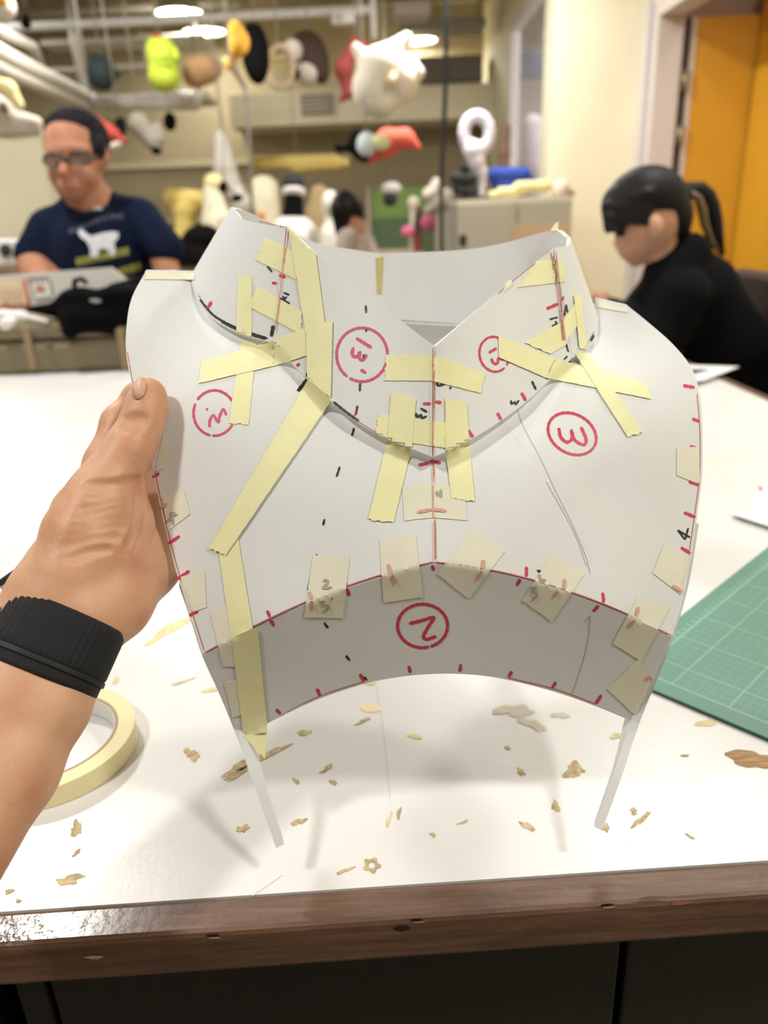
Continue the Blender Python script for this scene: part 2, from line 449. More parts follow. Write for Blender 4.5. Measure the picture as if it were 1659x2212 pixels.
# ================================================================== big white table
TA = math.radians(1.75)
tu = Vector((math.cos(TA), math.sin(TA), 0)); tv = Vector((-math.sin(TA), math.cos(TA), 0))
T0 = T(830, 1914)
def tp(u, v, z=0.0): p = T0 + tu * u + tv * v; return Vector((p.x, p.y, TABLE_Z + z))
def tbox(name, u0_, u1, v0, v1, z0, z1, material, parent=None, bv=0):
    return hexa(name, [tp(u0_, v0, z0), tp(u1, v0, z0), tp(u1, v1, z0), tp(u0_, v1, z0), tp(u0_, v0, z1), tp(u1, v0, z1), tp(u1, v1, z1), tp(u0_, v1, z1)], material, parent, bv)
M_lam = mat('white_laminate', (.74, .725, .72), .32, noise=.05, nscale=9, bump=.06, bscale=220, spec=.5)
def wood_mat():
    M = bpy.data.materials.new('varnished_wood'); M.use_nodes = True; nt = M.node_tree; b = nt.nodes['Principled BSDF']; L = nt.links.new
    tc = nt.nodes.new('ShaderNodeTexCoord'); mp = nt.nodes.new('ShaderNodeMapping'); mp.inputs['Scale'].default_value = (2.2, 30, 30)
    n = nt.nodes.new('ShaderNodeTexNoise'); n.inputs['Scale'].default_value = 5; n.inputs['Detail'].default_value = 9; n.inputs['Roughness'].default_value = .65
    rp = nt.nodes.new('ShaderNodeValToRGB')
    for p, c in ((.28, (.060, .027, .015, 1)), (.72, (.185, .098, .060, 1))):
        e = rp.color_ramp.elements[0 if p < .5 else 1]; e.position = p; e.color = c
    n2 = nt.nodes.new('ShaderNodeTexNoise'); n2.inputs['Scale'].default_value = 160; n2.inputs['Detail'].default_value = 2
    bp = nt.nodes.new('ShaderNodeBump'); bp.inputs['Strength'].default_value = .25; bp.inputs['Distance'].default_value = .0015
    # the lacquer is fresh at the left end of the edge and worn dull towards the right
    n3 = nt.nodes.new('ShaderNodeSeparateXYZ'); r3 = nt.nodes.new('ShaderNodeMapRange')
    r3.inputs[1].default_value = -.215; r3.inputs[2].default_value = -.13; r3.inputs[3].default_value = .16; r3.inputs[4].default_value = .5
    L(tc.outputs['Object'], mp.inputs[0]); L(mp.outputs[0], n.inputs[0]); L(n.outputs[0], rp.inputs[0]); L(rp.outputs[0], b.inputs['Base Color'])
    L(tc.outputs['Object'], n2.inputs[0]); L(n2.outputs[0], bp.inputs['Height']); L(bp.outputs[0], b.inputs['Normal'])
    L(tc.outputs['Object'], n3.inputs[0]); L(n3.outputs['X'], r3.inputs[0]); L(r3.outputs[0], b.inputs['Roughness'])
    return M
M_wood = wood_mat()
UL, UR, VF = -1.75, .855, 2.10
WE = .0255; WT = .034
table = thing('work_table', 'large white workshop table with a dark varnished wooden edge', 'table', tp(-.4, 1.1, -TABLE_Z))
tbox('table_top', UL, UR, 0, VF, -.022, 0, M_lam, table)
tbox('wooden_edge', UL - .025, UR + .025, -WE, 0, -WT, 0, M_wood, table, .0035)
tbox('wooden_edge', UR, UR + .025, 0, VF, -WT, 0, M_wood, table, .0035)
tbox('wooden_edge', UL - .025, UL, 0, VF, -WT, 0, M_wood, table, .0035)
tbox('wooden_edge', UL - .025, UR + .025, VF, VF + .025, -WT, 0, M_wood, table, .0035)
for u in (UL + .03, UR - .08):
    for v in (.75, VF - .1):
        tbox('leg', u, u + .055, v, v + .055, -TABLE_Z, -.022, M_wood, table)
# nail slots, paint and chips on the front edge
M_slot = mat('nail_slot', (.008, .004, .002), .8); M_chip = mat('pale_wood_chip', (.45, .30, .16), .8); M_pinkp = mat('pink_paint_smear', (.42, .13, .14), .6)
def on_edge(name, x, y, w_, h_, material):
    """small mark on the upright face of the wooden edge"""
    r = ray(x, y); nrm = -tv; o = tp(0, -WE - .0004)
    s = (o - CAM).dot(nrm) / r.dot(nrm); c = CAM + r * s
    pts = [c + tu * (w_ * math.cos(a) * (1 + .25 * R.uniform(-1, 1))) + Vector((0, 0, h_ * math.sin(a) * (1 + .25 * R.uniform(-1, 1)))) for a in [i * math.pi / 5 for i in range(10)]]
    return mesh(name, pts, [tuple(range(10))], material, table)
for x, y in ((458, 2021), (900, 1987), (1310, 1955)):
    on_edge('nail_slot', x, y, .0042, .0011, M_slot); on_edge('wood_chip', x + 6, y + 5, .004, .0008, M_chip)
on_edge('paint_smear', 1472, 1951, .0075, .0018, M_pinkp); on_edge('wood_chip', 205, 2068, .006, .0015, M_chip)
on_edge('nail_slot', 868, 2005, .005, .002, M_slot); on_edge('wood_chip', 1410, 1940, .009, .0016, mat('dusty_scuff', (.28, .22, .17), .9))
# glue residue, peeled paper and stains left on the table top
M_glue = mat('dried_glue', (.62, .47, .24), .6, noise=.5, nscale=160, bump=.6, bscale=300)
M_glue2 = mat('yellow_tape_residue', (.78, .66, .36), .6, noise=.25, nscale=120)
M_stain = mat('pale_brown_stain', (.62, .53, .43), .5, noise=.2, nscale=90)
M_bare = mat('bare_wood_patch', (.52, .32, .14), .7, noise=.5, nscale=60, stretch=(1, 6, 1))
M_cream_p = mat('cream_paper_scrap', (.86, .68, .45), .7)
def splat(x, y, rx, ry, ang, material, name='glue_residue', n=32, rough=.55, hgt=.0005):
    rr = random.Random(int(x * 3 + y)); a0 = math.radians(ang); ring = []; ph = [rr.uniform(0, 6.28) for _ in range(4)]
    for i in range(n):
        a = 2 * math.pi * i / n; k = 1 + rough * (.9 * math.sin(2 * a + ph[0]) + .6 * math.sin(3 * a + ph[1]) + .5 * math.sin(5 * a + ph[2]) + .35 * math.sin(8 * a + ph[3])) * .55
        px, py = rx * math.cos(a) * k, ry * math.sin(a) * k
        ring.append((x + px * math.cos(a0) - py * math.sin(a0), y + px * math.sin(a0) + py * math.cos(a0)))
    V = [T(x, y, hgt)] + [T(p[0], p[1], .00025) for p in ring] + [T(x + (p[0] - x) * .8, y + (p[1] - y) * .8, hgt) for p in ring]
    Fc = [(0, 1 + n + i, 1 + n + (i + 1) % n) for i in range(n)] + [(1 + i, 1 + (i + 1) % n, 1 + n + (i + 1) % n, 1 + n + i) for i in range(n)]
    return mesh(name, V, Fc, material, table)
for a in [(415, 1630, 14, 13, 20), (165, 1790, 13, 14, 0), (150, 1900, 30, 9, -8), (20, 1925, 8, 6, 0), (40, 1946, 7, 3, 0), (525, 1790, 12, 8, -10),
          (645, 1775, 17, 6, -25), (706, 1660, 14, 5, -30), (640, 1687, 7, 5, 40), (545, 1645, 72, 9, -28), (515, 1668, 34, 7, -32), (657, 1583, 14, 6, -20),
          (785, 1557, 16, 4, -22), (935, 1803, 6, 5, 0), (1125, 1667, 5, 12, -40), (1240, 1664, 22, 15, 10), (1200, 1741, 7, 13, 0), (1140, 1785, 18, 6, 35),
          (1308, 1787, 7, 11, 0), (1385, 1770, 24, 6, -45), (1369, 1752, 8, 7, 0), (1096, 1615, 7, 4, 0), (1490, 1806, 14, 2, 35), (165, 1842, 13, 3, -40),
          (745, 1880, 17, 4, -22), (1000, 1776, 10, 3, -15), (862, 1757, 3, 17, 12), (720, 1690, 10, 4, 30), (1480, 1632, 7, 3, 0)]:
    splat(*a, M_glue)
for a in [(380, 1352, 62, 9, -27), (330, 1385, 20, 6, -30), (250, 1470, 6, 9, 30), (1525, 1562, 24, 7, -8), (1330, 1590, 13, 6, -10), (895, 1590, 15, 6, 15),
          (800, 1475, 14, 5, -5), (840, 1770, 4, 18, 15), (395, 1472, 28, 3, -18), (470, 1487, 34, 5, -12)]:
    splat(*a, M_glue2, 'tape_residue', rough=.2)
splat(1625, 1640, 50, 20, 8, M_bare, 'bare_patch', rough=.3)
splat(800, 1530, 24, 9, 0, M_cream_p, 'paper_scrap', rough=.1)
for a in [(1110, 1535, 40, 14, -5), (1150, 1565, 30, 10, 25), (1210, 1545, 18, 7, 0)]: splat(*a, M_stain, 'brown_stain', rough=.45)
for r_, nm in ((15, 0),):
    V, Fc = [], []
    for i in range(20):
        a = 2 * math.pi * i / 20; k = 1 + .25 * math.sin(a * 5 + 1)
        V += [T(803 + 17 * k * math.cos(a), 1868 + 15 * k * math.sin(a), .0006), T(803 + 8 * math.cos(a), 1868 + 7 * math.sin(a), .0006)]
        Fc.append((2 * i, (2 * i + 2) % 40, (2 * i + 3) % 40, 2 * i + 1))
    mesh('glue_residue', V, Fc, M_glue, table)
def tline(pts, wm, material, name):
    V, Fc = [], []; pl = dens(pts, 25); n = len(pl)
    for i, p in enumerate(pl):
        a = T(*pl[max(i - 1, 0)][:2]); b = T(*pl[min(i + 1, n - 1)][:2]); t = (b - a).normalized(); s = Vector((-t.y, t.x, 0)); c = T(p[0], p[1], .00025)
        V += [c + s * wm / 2, c - s * wm / 2]
        if i < n - 1: Fc.append((2 * i, 2 * i + 1, 2 * i + 3, 2 * i + 2))
    mesh(name, V, Fc, material, table)
tline([(1690, 976), (1600, 984), (1525, 996)], .012, mat('faint_tape_mark', (.78, .70, .55), .6), 'tape_residue')
tline([(1525, 994), (1550, 1012), (1582, 1032)], .010, MATS['faint_tape_mark'], 'tape_residue')
M_seam = mat('table_seam', (.62, .60, .58), .6)
tline([(-40, 1215), (75, 1170)], .003, M_seam, 'seam'); tline([(20, 1025), (240, 905)], .004, M_seam, 'seam')
tline([(812, 1480), (828, 1580), (843, 1730)], .0007, M_seam, 'scratch')
tline([(545, 1935), (610, 1890)], .0006, M_seam, 'scratch')

# dark steel cabinets under the table
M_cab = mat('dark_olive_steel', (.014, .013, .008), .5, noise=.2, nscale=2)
def cab_u(x, y=2130):
    r = ray(x, y); o = tp(0, .03); s = (o - CAM).dot(tv) / r.dot(tv); c = CAM + r * s; return (c - T0).dot(tu)
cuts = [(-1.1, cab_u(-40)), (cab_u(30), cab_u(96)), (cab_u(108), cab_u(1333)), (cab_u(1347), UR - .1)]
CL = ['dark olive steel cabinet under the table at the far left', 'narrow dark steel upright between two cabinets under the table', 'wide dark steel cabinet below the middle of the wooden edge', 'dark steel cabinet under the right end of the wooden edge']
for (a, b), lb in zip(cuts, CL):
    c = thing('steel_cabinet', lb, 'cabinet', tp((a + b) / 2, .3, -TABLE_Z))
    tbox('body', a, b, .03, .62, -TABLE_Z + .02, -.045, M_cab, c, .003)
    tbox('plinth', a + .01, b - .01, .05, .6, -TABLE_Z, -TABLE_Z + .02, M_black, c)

# green cutting mat with a white grid
def mat_grid():
    M = bpy.data.materials.new('green_cutting_mat'); M.use_nodes = True; nt = M.node_tree; b = nt.nodes['Principled BSDF']; L = nt.links.new
    b.inputs['Roughness'].default_value = .45
    tc = nt.nodes.new('ShaderNodeTexCoord'); sp = nt.nodes.new('ShaderNodeSeparateXYZ'); L(tc.outputs['Object'], sp.inputs[0])
    def math_(op, a, bv=None):
        n = nt.nodes.new('ShaderNodeMath'); n.operation = op
        (L(a, n.inputs[0]) if not isinstance(a, (int, float)) else setattr(n.inputs[0], 'default_value', a))
        if bv is not None: (L(bv, n.inputs[1]) if not isinstance(bv, (int, float)) else setattr(n.inputs[1], 'default_value', bv))
        return n.outputs[0]
    def lines(pitch, wd):
        o = []
        for ax in 'XY':
            t = math_('ABSOLUTE', math_('SUBTRACT', math_('FRACT', math_('ADD', math_('DIVIDE', sp.outputs[ax], pitch), 100.5)), .5))
            o.append(math_('LESS_THAN', t, wd / pitch / 2))
        return math_('MAXIMUM', *o)
    big = lines(.05, .0011); small = math_('MULTIPLY', lines(.01, .0007), .35)
    inx = math_('GREATER_THAN', sp.outputs['X'], .0185); iny = math_('GREATER_THAN', sp.outputs['Y'], .0185)
    ins = math_('MULTIPLY', inx, iny)
    edge = math_('LESS_THAN', math_('ABSOLUTE', math_('SUBTRACT', math_('MINIMUM', sp.outputs['X'], sp.outputs['Y']), .019)), .0008)
    # little ruler ticks in the border
    bord = math_('MULTIPLY', math_('LESS_THAN', sp.outputs['X'], .0175), math_('GREATER_THAN', sp.outputs['X'], .012))
    tk = math_('MULTIPLY', bord, math_('LESS_THAN', math_('ABSOLUTE', math_('SUBTRACT', math_('FRACT', math_('DIVIDE', sp.outputs['Y'], .01)), .5)), .18))
    f = math_('MAXIMUM', math_('MULTIPLY', math_('MAXIMUM', big, small), ins), math_('MAXIMUM', edge, math_('MULTIPLY', tk, .5)))
    f = math_('MULTIPLY', f, .55)
    mx = nt.nodes.new('ShaderNodeMix'); mx.data_type = 'RGBA'; mx.inputs[6].default_value = (.075, .225, .165, 1); mx.inputs[7].default_value = (.34, .52, .45, 1)
    L(f, mx.inputs[0]); L(mx.outputs[2], b.inputs['Base Color'])
    return M
c0 = T(1316, 1457); e1 = (T(1659, 1603) - c0).normalized(); e2 = Vector((-e1.y, e1.x, 0))
def matq(name, a0, a1, b0, b1, z0, z1, material, parent=None, bv=.0008):
    o = hexa(name, [(a0, b0, z0), (a1, b0, z0), (a1, b1, z0), (a0, b1, z0), (a0, b0, z1), (a1, b0, z1), (a1, b1, z1), (a0, b1, z1)], material)
    if bv: bevel(o, bv)
    o.matrix_world = Matrix(((e1.x, e2.x, 0, c0.x), (e1.y, e2.y, 0, c0.y), (0, 0, 1, TABLE_Z), (0, 0, 0, 1)))
    return o
cm = matq('cutting_mat', 0, .45, 0, .60, .0016, .0034, mat_grid())
tag(cm, 'green cutting mat with a pale grid lying at the right of the table', 'cutting mat')
cb = matq('mat_base', 0, .45, 0, .60, .0002, .0016, mat('grey_mat_edge', (.12, .13, .13), .6))
cb.parent = cm; cb.matrix_parent_inverse = cm.matrix_basis.inverted()

# masking tape roll lying on the table
RC = T(112, 1626); RC.z = TABLE_Z + .0006
Rout = (T(297, 1602) - RC).length
tr = thing('masking_tape_roll', 'roll of pale yellow masking tape lying on the white table', 'tape roll', RC)
M_tape = mat('masking_tape', (.80, .74, .40), .55, noise=.08, nscale=60, bump=.35, bscale=420, stretch=(1, 1, 1))
TW = .0165; Ri = Rout * .80
lathe('tape_wound', [(Ri, .0), (Rout, .0), (Rout, TW), (Ri, TW), (Ri, 0)], RC, mat('tape_roll_side', (.80, .73, .42), .55, bump=.3, bscale=300), tr, 72)
lathe('cardboard_core', [(Ri - .0028, .0005), (Ri, .0005), (Ri, TW - .0004), (Ri - .0028, TW - .0004), (Ri - .0028, .0005)], RC, mat('white_cardboard', (.80, .79, .76), .6), tr, 72)
lathe('core_rim', [(Ri - .0024, TW - .0003), (Ri + .0004, TW + .0001)], RC, mat('brown_cardboard', (.42, .30, .2), .8), tr, 72)

# ================================================================== the foam breastplate held in the hand
M_foam = mat('white_foam_sheet', (.735, .74, .745), .6, noise=.02, nscale=14, bump=.05, bscale=1100)
M_foam_in = mat('white_foam_edge', (.86, .85, .84), .65)
M_red = mat('red_marker', (.60, .040, .10), .5); M_redf = mat('red_edge_line', (.58, .12, .14), .5)
M_ink = mat('black_marker', (.012, .012, .014), .5); M_gray = mat('grey_marker', (.22, .22, .22), .6); M_pencil = mat('pencil', (.46, .46, .45), .7)
M_ochre = mat('glue_ochre', (.50, .33, .12), .5)
M_tapeB = mat('old_masking_tape', (.80, .77, .635), .6, noise=.05, nscale=50, bump=.12, bscale=1400)
M_tapeY = mat('fresh_masking_tape', (.86, .83, .48), .55, noise=.05, nscale=50, bump=.12, bscale=1400)
M_tapeD = mat('dull_yellow_tape', (.58, .48, .17), .55)
BP = thing('foam_breastplate', 'white foam breastplate pattern with collar, masking tape and red numbers', 'costume piece', T(900, 1700))
TH = .003

def tps(ctrl):
    A = np.array(ctrl, float); X = A[:, :2] / 500.; d = A[:, 2]; n = len(A)
    r2 = ((X[:, None] - X[None]) ** 2).sum(-1); K = np.where(r2 > 0, .5 * r2 * np.log(r2 + 1e-12), 0) + np.eye(n) * .004
    Pm = np.hstack([np.ones((n, 1)), X]); L = np.zeros((n + 3, n + 3)); L[:n, :n] = K; L[:n, n:] = Pm; L[n:, :n] = Pm.T
    wv = np.linalg.solve(L, np.concatenate([d, np.zeros(3)]))
    def f(x, y):
        q = np.array([x, y]) / 500.; r = ((X - q) ** 2).sum(-1)
        return float((wv[:n] * np.where(r > 0, .5 * r * np.log(r + 1e-12), 0)).sum() + wv[n] + wv[n + 1] * q[0] + wv[n + 2] * q[1])
    return f
def sheet(name, outline, dfn, step=16, th=TH, material=None, label=None):
    """foam panel: outline in pixels, surface depth from dfn, real thickness"""
    b = [tuple(p[:2]) for p in outline]; n = len(b); V = [Vector(p) for p in b]; E_ = [(i, (i + 1) % n) for i in range(n)]
    xs = [p[0] for p in b]; ys = [p[1] for p in b]
    def inside(x, y):
        c = False; j = n - 1
        for i in range(n):
            if (b[i][1] > y) != (b[j][1] > y) and x < (b[j][0] - b[i][0]) * (y - b[i][1]) / (b[j][1] - b[i][1]) + b[i][0]: c = not c
            j = i
        return c
    y = min(ys) + step / 2; row = 0
    while y < max(ys):
        x = min(xs) + (step / 2 if row % 2 else 0)
        while x < max(xs):
            if inside(x, y) and min((x - p[0]) ** 2 + (y - p[1]) ** 2 for p in b) > (step * .55) ** 2: V.append(Vector((x, y)))
            x += step
        y += step; row += 1
    vo, eo, fo, *_ = delaunay_2d_cdt(V, E_, [], 1, 1e-4)
    W = [P(v.x, v.y, dfn(v.x, v.y)) for v in vo]
    fs = []
    for f in fo:
        a, b_, c = (vo[i] for i in f[:3])
        fs.append(f if (b_ - a).cross(c - a) < 0 else f[::-1])
    o = mesh(name, W, fs, material or M_foam, BP, True)
    s = o.modifiers.new('foam_thickness', 'SOLIDIFY'); s.thickness = th; s.offset = 0
    es = o.modifiers.new('crisp_edges', 'EDGE_SPLIT'); es.split_angle = math.radians(50)
    if label: o['label'] = label
    return o
def loft(name, top, bot, m_=10, n=24, th=TH, material=None, label=None):
    def rs(p):
        q = dens(p, 3); ln = [0]
        for i in range(1, len(q)): ln.append(ln[-1] + np.linalg.norm(np.array(P(*q[i])) - np.array(P(*q[i - 1]))))
        out = []
        for i in range(n + 1):
            t = ln[-1] * i / n; j = max(0, min(len(q) - 2, int(np.searchsorted(ln, t)) - 1)); g = (t - ln[j]) / max(1e-9, ln[j + 1] - ln[j]); out.append(P(*(q[j] * (1 - g) + q[j + 1] * g)))
        return out
    a, b = rs(top), rs(bot)
    V = [a[i].lerp(b[i], j / m_) for j in range(m_ + 1) for i in range(n + 1)]
    W = n + 1
    Fc = [(j * W + i, (j + 1) * W + i, (j + 1) * W + i + 1, j * W + i + 1) for j in range(m_) for i in range(n)]
    o = mesh(name, V, Fc, material or M_foam, BP, True)
    s = o.modifiers.new('foam_thickness', 'SOLIDIFY'); s.thickness = th; s.offset = 0
    es = o.modifiers.new('crisp_edges', 'EDGE_SPLIT'); es.split_angle = math.radians(50)
    if label: o['label'] = label
    return o

chest = tps([(935, 985, .458), (938, 1100, .449), (940, 1215, .440), (700, 1000, .461), (700, 1250, .449), (560, 1345, .455), (440, 1412, .472),
    (385, 1240, .479), (350, 1110, .484), (330, 1000, .489), (275, 790, .507), (275, 700, .518), (315, 585, .556), (420, 590, .572), (415, 650, .556), (470, 700, .538),
    (590, 745, .510), (715, 870, .480), (810, 935, .467), (560, 1000, .469), (450, 850, .488), (1180, 1000, .459), (1180, 1260, .447), (1330, 1320, .455), (1450, 1372, .470),
    (1480, 1200, .479), (1510, 1000, .490), (1505, 850, .504), (1440, 730, .532), (1350, 660, .562), (1290, 650, .577), (1287, 720, .556), (1232, 775, .520), (1130, 875, .489),
    (1020, 948, .470), (1350, 850, .490), (1300, 1050, .467)])
edge_bottom = [(440, 1412), (545, 1356), (660, 1302), (760, 1264), (850, 1236), (938, 1215), (1010, 1223), (1130, 1247), (1250, 1285), (1350, 1325), (1449, 1372)]
EBL = dens(edge_bottom[:6], 14); EBR = dens(edge_bottom[5:], 14)
left_edge = [(440, 1412), (412, 1320), (385, 1240), (364, 1160), (348, 1090), (332, 1010), (308, 920), (284, 820), (273, 760), (274, 700), (285, 645), (316, 586)]
left_neck = [(420, 588), (425, 640), (462, 692), (520, 715), (590, 738), (650, 795), (716, 860), (810, 926), (880, 958), (935, 975)]
right_neck = [(935, 975), (1020, 935), (1080, 895), (1130, 860), (1190, 800), (1232, 762), (1272, 735), (1284, 700), (1286, 645)]
right_edge = [(1352, 660), (1400, 700), (1450, 745), (1490, 795), (1508, 850), (1514, 930), (1513, 1030), (1503, 1110), (1490, 1200), (1470, 1300), (1449, 1372)]
chL = sheet('chest_panel', dens(left_edge, 14)[:] + dens([(316, 586), (420, 588)], 14, smooth=False)[1:-1] + dens(left_neck, 14)[:-1] + dens([(935, 975), (938, 1100), (938, 1215)], 14)[:-1] + EBL[::-1][:-1], chest, label='left chest panel marked 3')
chR = sheet('chest_panel', dens(right_neck, 14)[:-1] + dens([(1286, 645), (1352, 660)], 14, smooth=False)[:-1] + dens(right_edge, 14)[:-1] + EBR[::-1][:-1] + dens([(938, 1215), (938, 1100), (935, 975)], 14)[:-1], chest, label='right chest panel marked 3')
# belly band: turns under from the chest edge
band_bot = [(520, 1592), (600, 1548), (690, 1506), (790, 1473), (870, 1458), (950, 1452), (1030, 1455), (1100, 1466), (1200, 1492), (1290, 1524), (1372, 1558)]
bc = [(p[0], p[1], chest(p[0], p[1])) for p in edge_bottom] + [(p[0], p[1], .480 + .024 * ((p[0] - 945) / 430) ** 2) for p in band_bot]
band = tps(bc)
EB = EBL[:-1] + EBR
bd = sheet('belly_band', [tuple(p) for p in EB] + dens([(1449, 1372), (1412, 1455), (1372, 1558)], 14)[1:-1] + dens(band_bot, 14)[::-1] + dens([(520, 1592), (478, 1500), (440, 1412)], 14)[1:-1],
           lambda x, y: band(x, y) if y > 1380 or True else 0, label='grey shaded belly band marked 2')
# collar ring: two front panels, two side panels, two back panels
V13 = (938, 748, .450)
c13l = loft('collar_front', [V13, (850, 680, .464), (690, 552, .487), (622, 490, .505)], [(935, 988, .446), (812, 937, .456), (716, 869, .468), (590, 742, .498)], label='left collar front marked 13')
c14l = loft('collar_side', [(622, 490, .505), (588, 489, .518), (543, 481, .536), (523, 472, .548), (513, 459, .560), (503, 449, .574)], [(590, 742, .498), (520, 722, .513), (462, 690, .531), (430, 648, .548), (414, 600, .568)])
cbl = loft('collar_back', [(503, 449, .574), (520, 452, .590), (545, 462, .606), (581, 481, .617), (640, 506, .627), (690, 527, .632), (820, 548, .638)], [(414, 600, .568), (450, 640, .602), (600, 670, .637), (840, 690, .652)])
cbr = loft('collar_back', [(820, 548, .638), (1000, 540, .634), (1100, 523, .624), (1170, 503, .607), (1206, 497, .590), (1228, 514, .570)], [(840, 690, .652), (1010, 700, .647), (1150, 700, .624), (1250, 690, .592), (1289, 690, .562)])
c14r = loft('collar_side', [(1228, 514, .570), (1224, 532, .548), (1195, 537, .526)], [(1289, 690, .562), (1284, 730, .541), (1262, 757, .524), (1232, 775, .508)])
c13r = loft('collar_front', [(1195, 537, .526), (1100, 611, .498), V13], [(1232, 775, .508), (1130, 873, .476), (1020, 948, .457), (935, 988, .446)], label='right collar front marked 13')
# back panel hanging from the shoulders behind
back_top = [(316, 586, .559), (420, 592, .60), (600, 680, .642), (840, 694, .656), (1010, 703, .651), (1180, 700, .625), (1290, 655, .59), (1352, 660, .565)]
def down(p, dz, dyy): q = P(*p) + Vector((0, dyy, -dz)); d = depth(q); r = (q - CAM) / d; return (CX + F * r.dot(rgt), CY - F * r.dot(up), d)
bk = loft('back_panel', back_top, [down(p, .105, .045) for p in back_top], 10, 40)
# side panels that run back from the chest edge and end in a narrow pointed tail below
def side_panel(path, flare, Ls, t, nm='side_panel'):
    pl = dens(path, 20); n = len(pl); V = []
    ks = np.linspace(0, len(Ls) - 1, n)
    for i, p in enumerate(pl):
        L = np.interp(ks[i], range(len(Ls)), Ls); c = P(*p); b = c + Vector((flare, 1, .15)).normalized() * L
        V += [c, b]
    Fc = [(2 * i, 2 * i + 1, 2 * i + 3, 2 * i + 2) for i in range(n - 1)]
    o = mesh(nm, V, Fc, M_foam, BP, False)
    s = o.modifiers.new('foam_thickness', 'SOLIDIFY'); s.thickness = t; s.offset = 0
    return o
side_panel([(395, 1262, .484), (420, 1335, .480), (445, 1412, .479), (480, 1490, .489), (512, 1568, .499), (560, 1700, .490), (605, 1828, .482)], -.19, (.06, .075, .075, .06, .03, .008, .004), .0055)
side_panel([(1500, 1130, .488), (1478, 1260, .480), (1446, 1372, .477), (1412, 1460, .487), (1372, 1560, .499), (1332, 1680, .490), (1292, 1790, .482)], .33, (.05, .075, .075, .06, .03, .008, .004), .0055)

SURF = bvh_of(chL, chR, bd, c13l, c14l, cbl, cbr, c14r, c13r)
# ---- ink on the foam
def tick(a, b, w_=7, m_=None, nm='red_tick'):
    a, b = ((a[0] * 1.1 - b[0] * .1), (a[1] * 1.1 - b[1] * .1)), b
    return stroke(nm, [a, ((a[0] + b[0]) / 2 + .6, (a[1] + b[1]) / 2), b], w_, SURF, m_ or M_red, BP, off=.0017, step=3)
for a in [(330, 1030, 344, 1022), (346, 1096, 361, 1088), (365, 1173, 388, 1158), (386, 1249, 409, 1233), (410, 1329, 428, 1320),
          (1478, 833, 1501, 837), (1497, 905, 1512, 911), (1493, 964, 1511, 972), (1490, 1041, 1511, 1048), (1480, 1108, 1503, 1118), (1473, 1184, 1492, 1196), (1453, 1265, 1474, 1278),
          (577, 1320, 583, 1334), (585, 1341, 592, 1353), (743, 1248, 748, 1266), (749, 1272, 755, 1287), (838, 1219, 844, 1236), (848, 1244, 855, 1262), (933, 1222, 937, 1233),
          (1044, 1209, 1043, 1226), (1040, 1234, 1030, 1254), (1137, 1226, 1137, 1246), (1123, 1252, 1116, 1265), (1220, 1251, 1219, 1271), (1206, 1277, 1196, 1291),
          (1302, 1282, 1304, 1302), (1292, 1309, 1281, 1321), (1379, 1311, 1375, 1330), (1371, 1340, 1359, 1355), (1395, 1464, 1408, 1468),
          (597, 1533, 606, 1543), (685, 1489, 691, 1503), (778, 1457, 785, 1472), (883, 1440, 886, 1454), (995, 1436, 993, 1451), (1105, 1451, 1098, 1463), (1200, 1474, 1193, 1486), (1298, 1503, 1287, 1520),
          (915, 872, 931, 872), (941, 868, 954, 870), (906, 1004, 926, 1000), (930, 996, 953, 1000), (1075, 893, 1083, 909), (1127, 850, 1136, 866), (1012, 931, 1022, 945), (1176, 804, 1183, 819),
          (769, 890, 766, 898), (1183, 666, 1206, 656), (1214, 648, 1217, 640), (604, 595, 617, 599), (588, 611, 598, 612), (448, 665, 457, 651), (641, 790, 647, 785), (902, 1104, 962, 1101)]:
    tick(a[:2], a[2:])
def marks(nm, lists, w_, material, label=None):
    for l in lists: stroke(nm, l, w_, SURF, material, BP, off=.0017, step=3, label=label)
def marks_hi(nm, lists, w_, material):
    for l in lists: stroke(nm, l, w_, SURF, material, BP, off=.0030, step=3)
marks('circled_number', [circle_pts(463, 892, 45, 49, 100, 205), circle_pts(463, 892, 45, 49, 215, 330), circle_pts(463, 892, 45, 49, 30, 96)], 5.5, M_red)
marks('circled_number', [[(453, 923), (453, 909), (461, 897), (471, 912), (474, 900), (482, 884), (489, 897)], [(445, 883), (449, 885)]], 6, M_red)
marks('circled_number', [circle_pts(782, 766, 55, 58, 125, 480)], 6, M_red)
marks('circled_number', [[(769, 730), (803, 751)], [(763, 750), (761, 767), (771, 770), (778, 760), (776, 774), (785, 777), (792, 765)], [(779, 798), (791, 806)]], 7, M_red)
marks('circled_number', [circle_pts(1068, 765, 32, 38, 60, 410, -12)], 5, M_red)
marks('circled_number', [[(1056, 762), (1073, 752)], [(1061, 774), (1067, 785), (1075, 784), (1077, 774), (1088, 778)]], 6, M_red)
marks('circled_number', [circle_pts(1236, 937, 55, 42, 0, 362, 30)], 6, M_red)
marks('circled_number', [[(1207, 924), (1212, 945), (1226, 955), (1236, 946), (1234, 927)], [(1235, 930), (1240, 948), (1252, 958), (1263, 960), (1266, 948), (1255, 922)]], 7, M_red)
marks('circled_number', [circle_pts(913, 1352, 54, 47, 75, 432)], 6.5, M_red)
marks('circled_number', [[(884, 1347), (910, 1341), (937, 1334), (926, 1353), (915, 1374), (922, 1381), (943, 1374)]], 7, M_red)
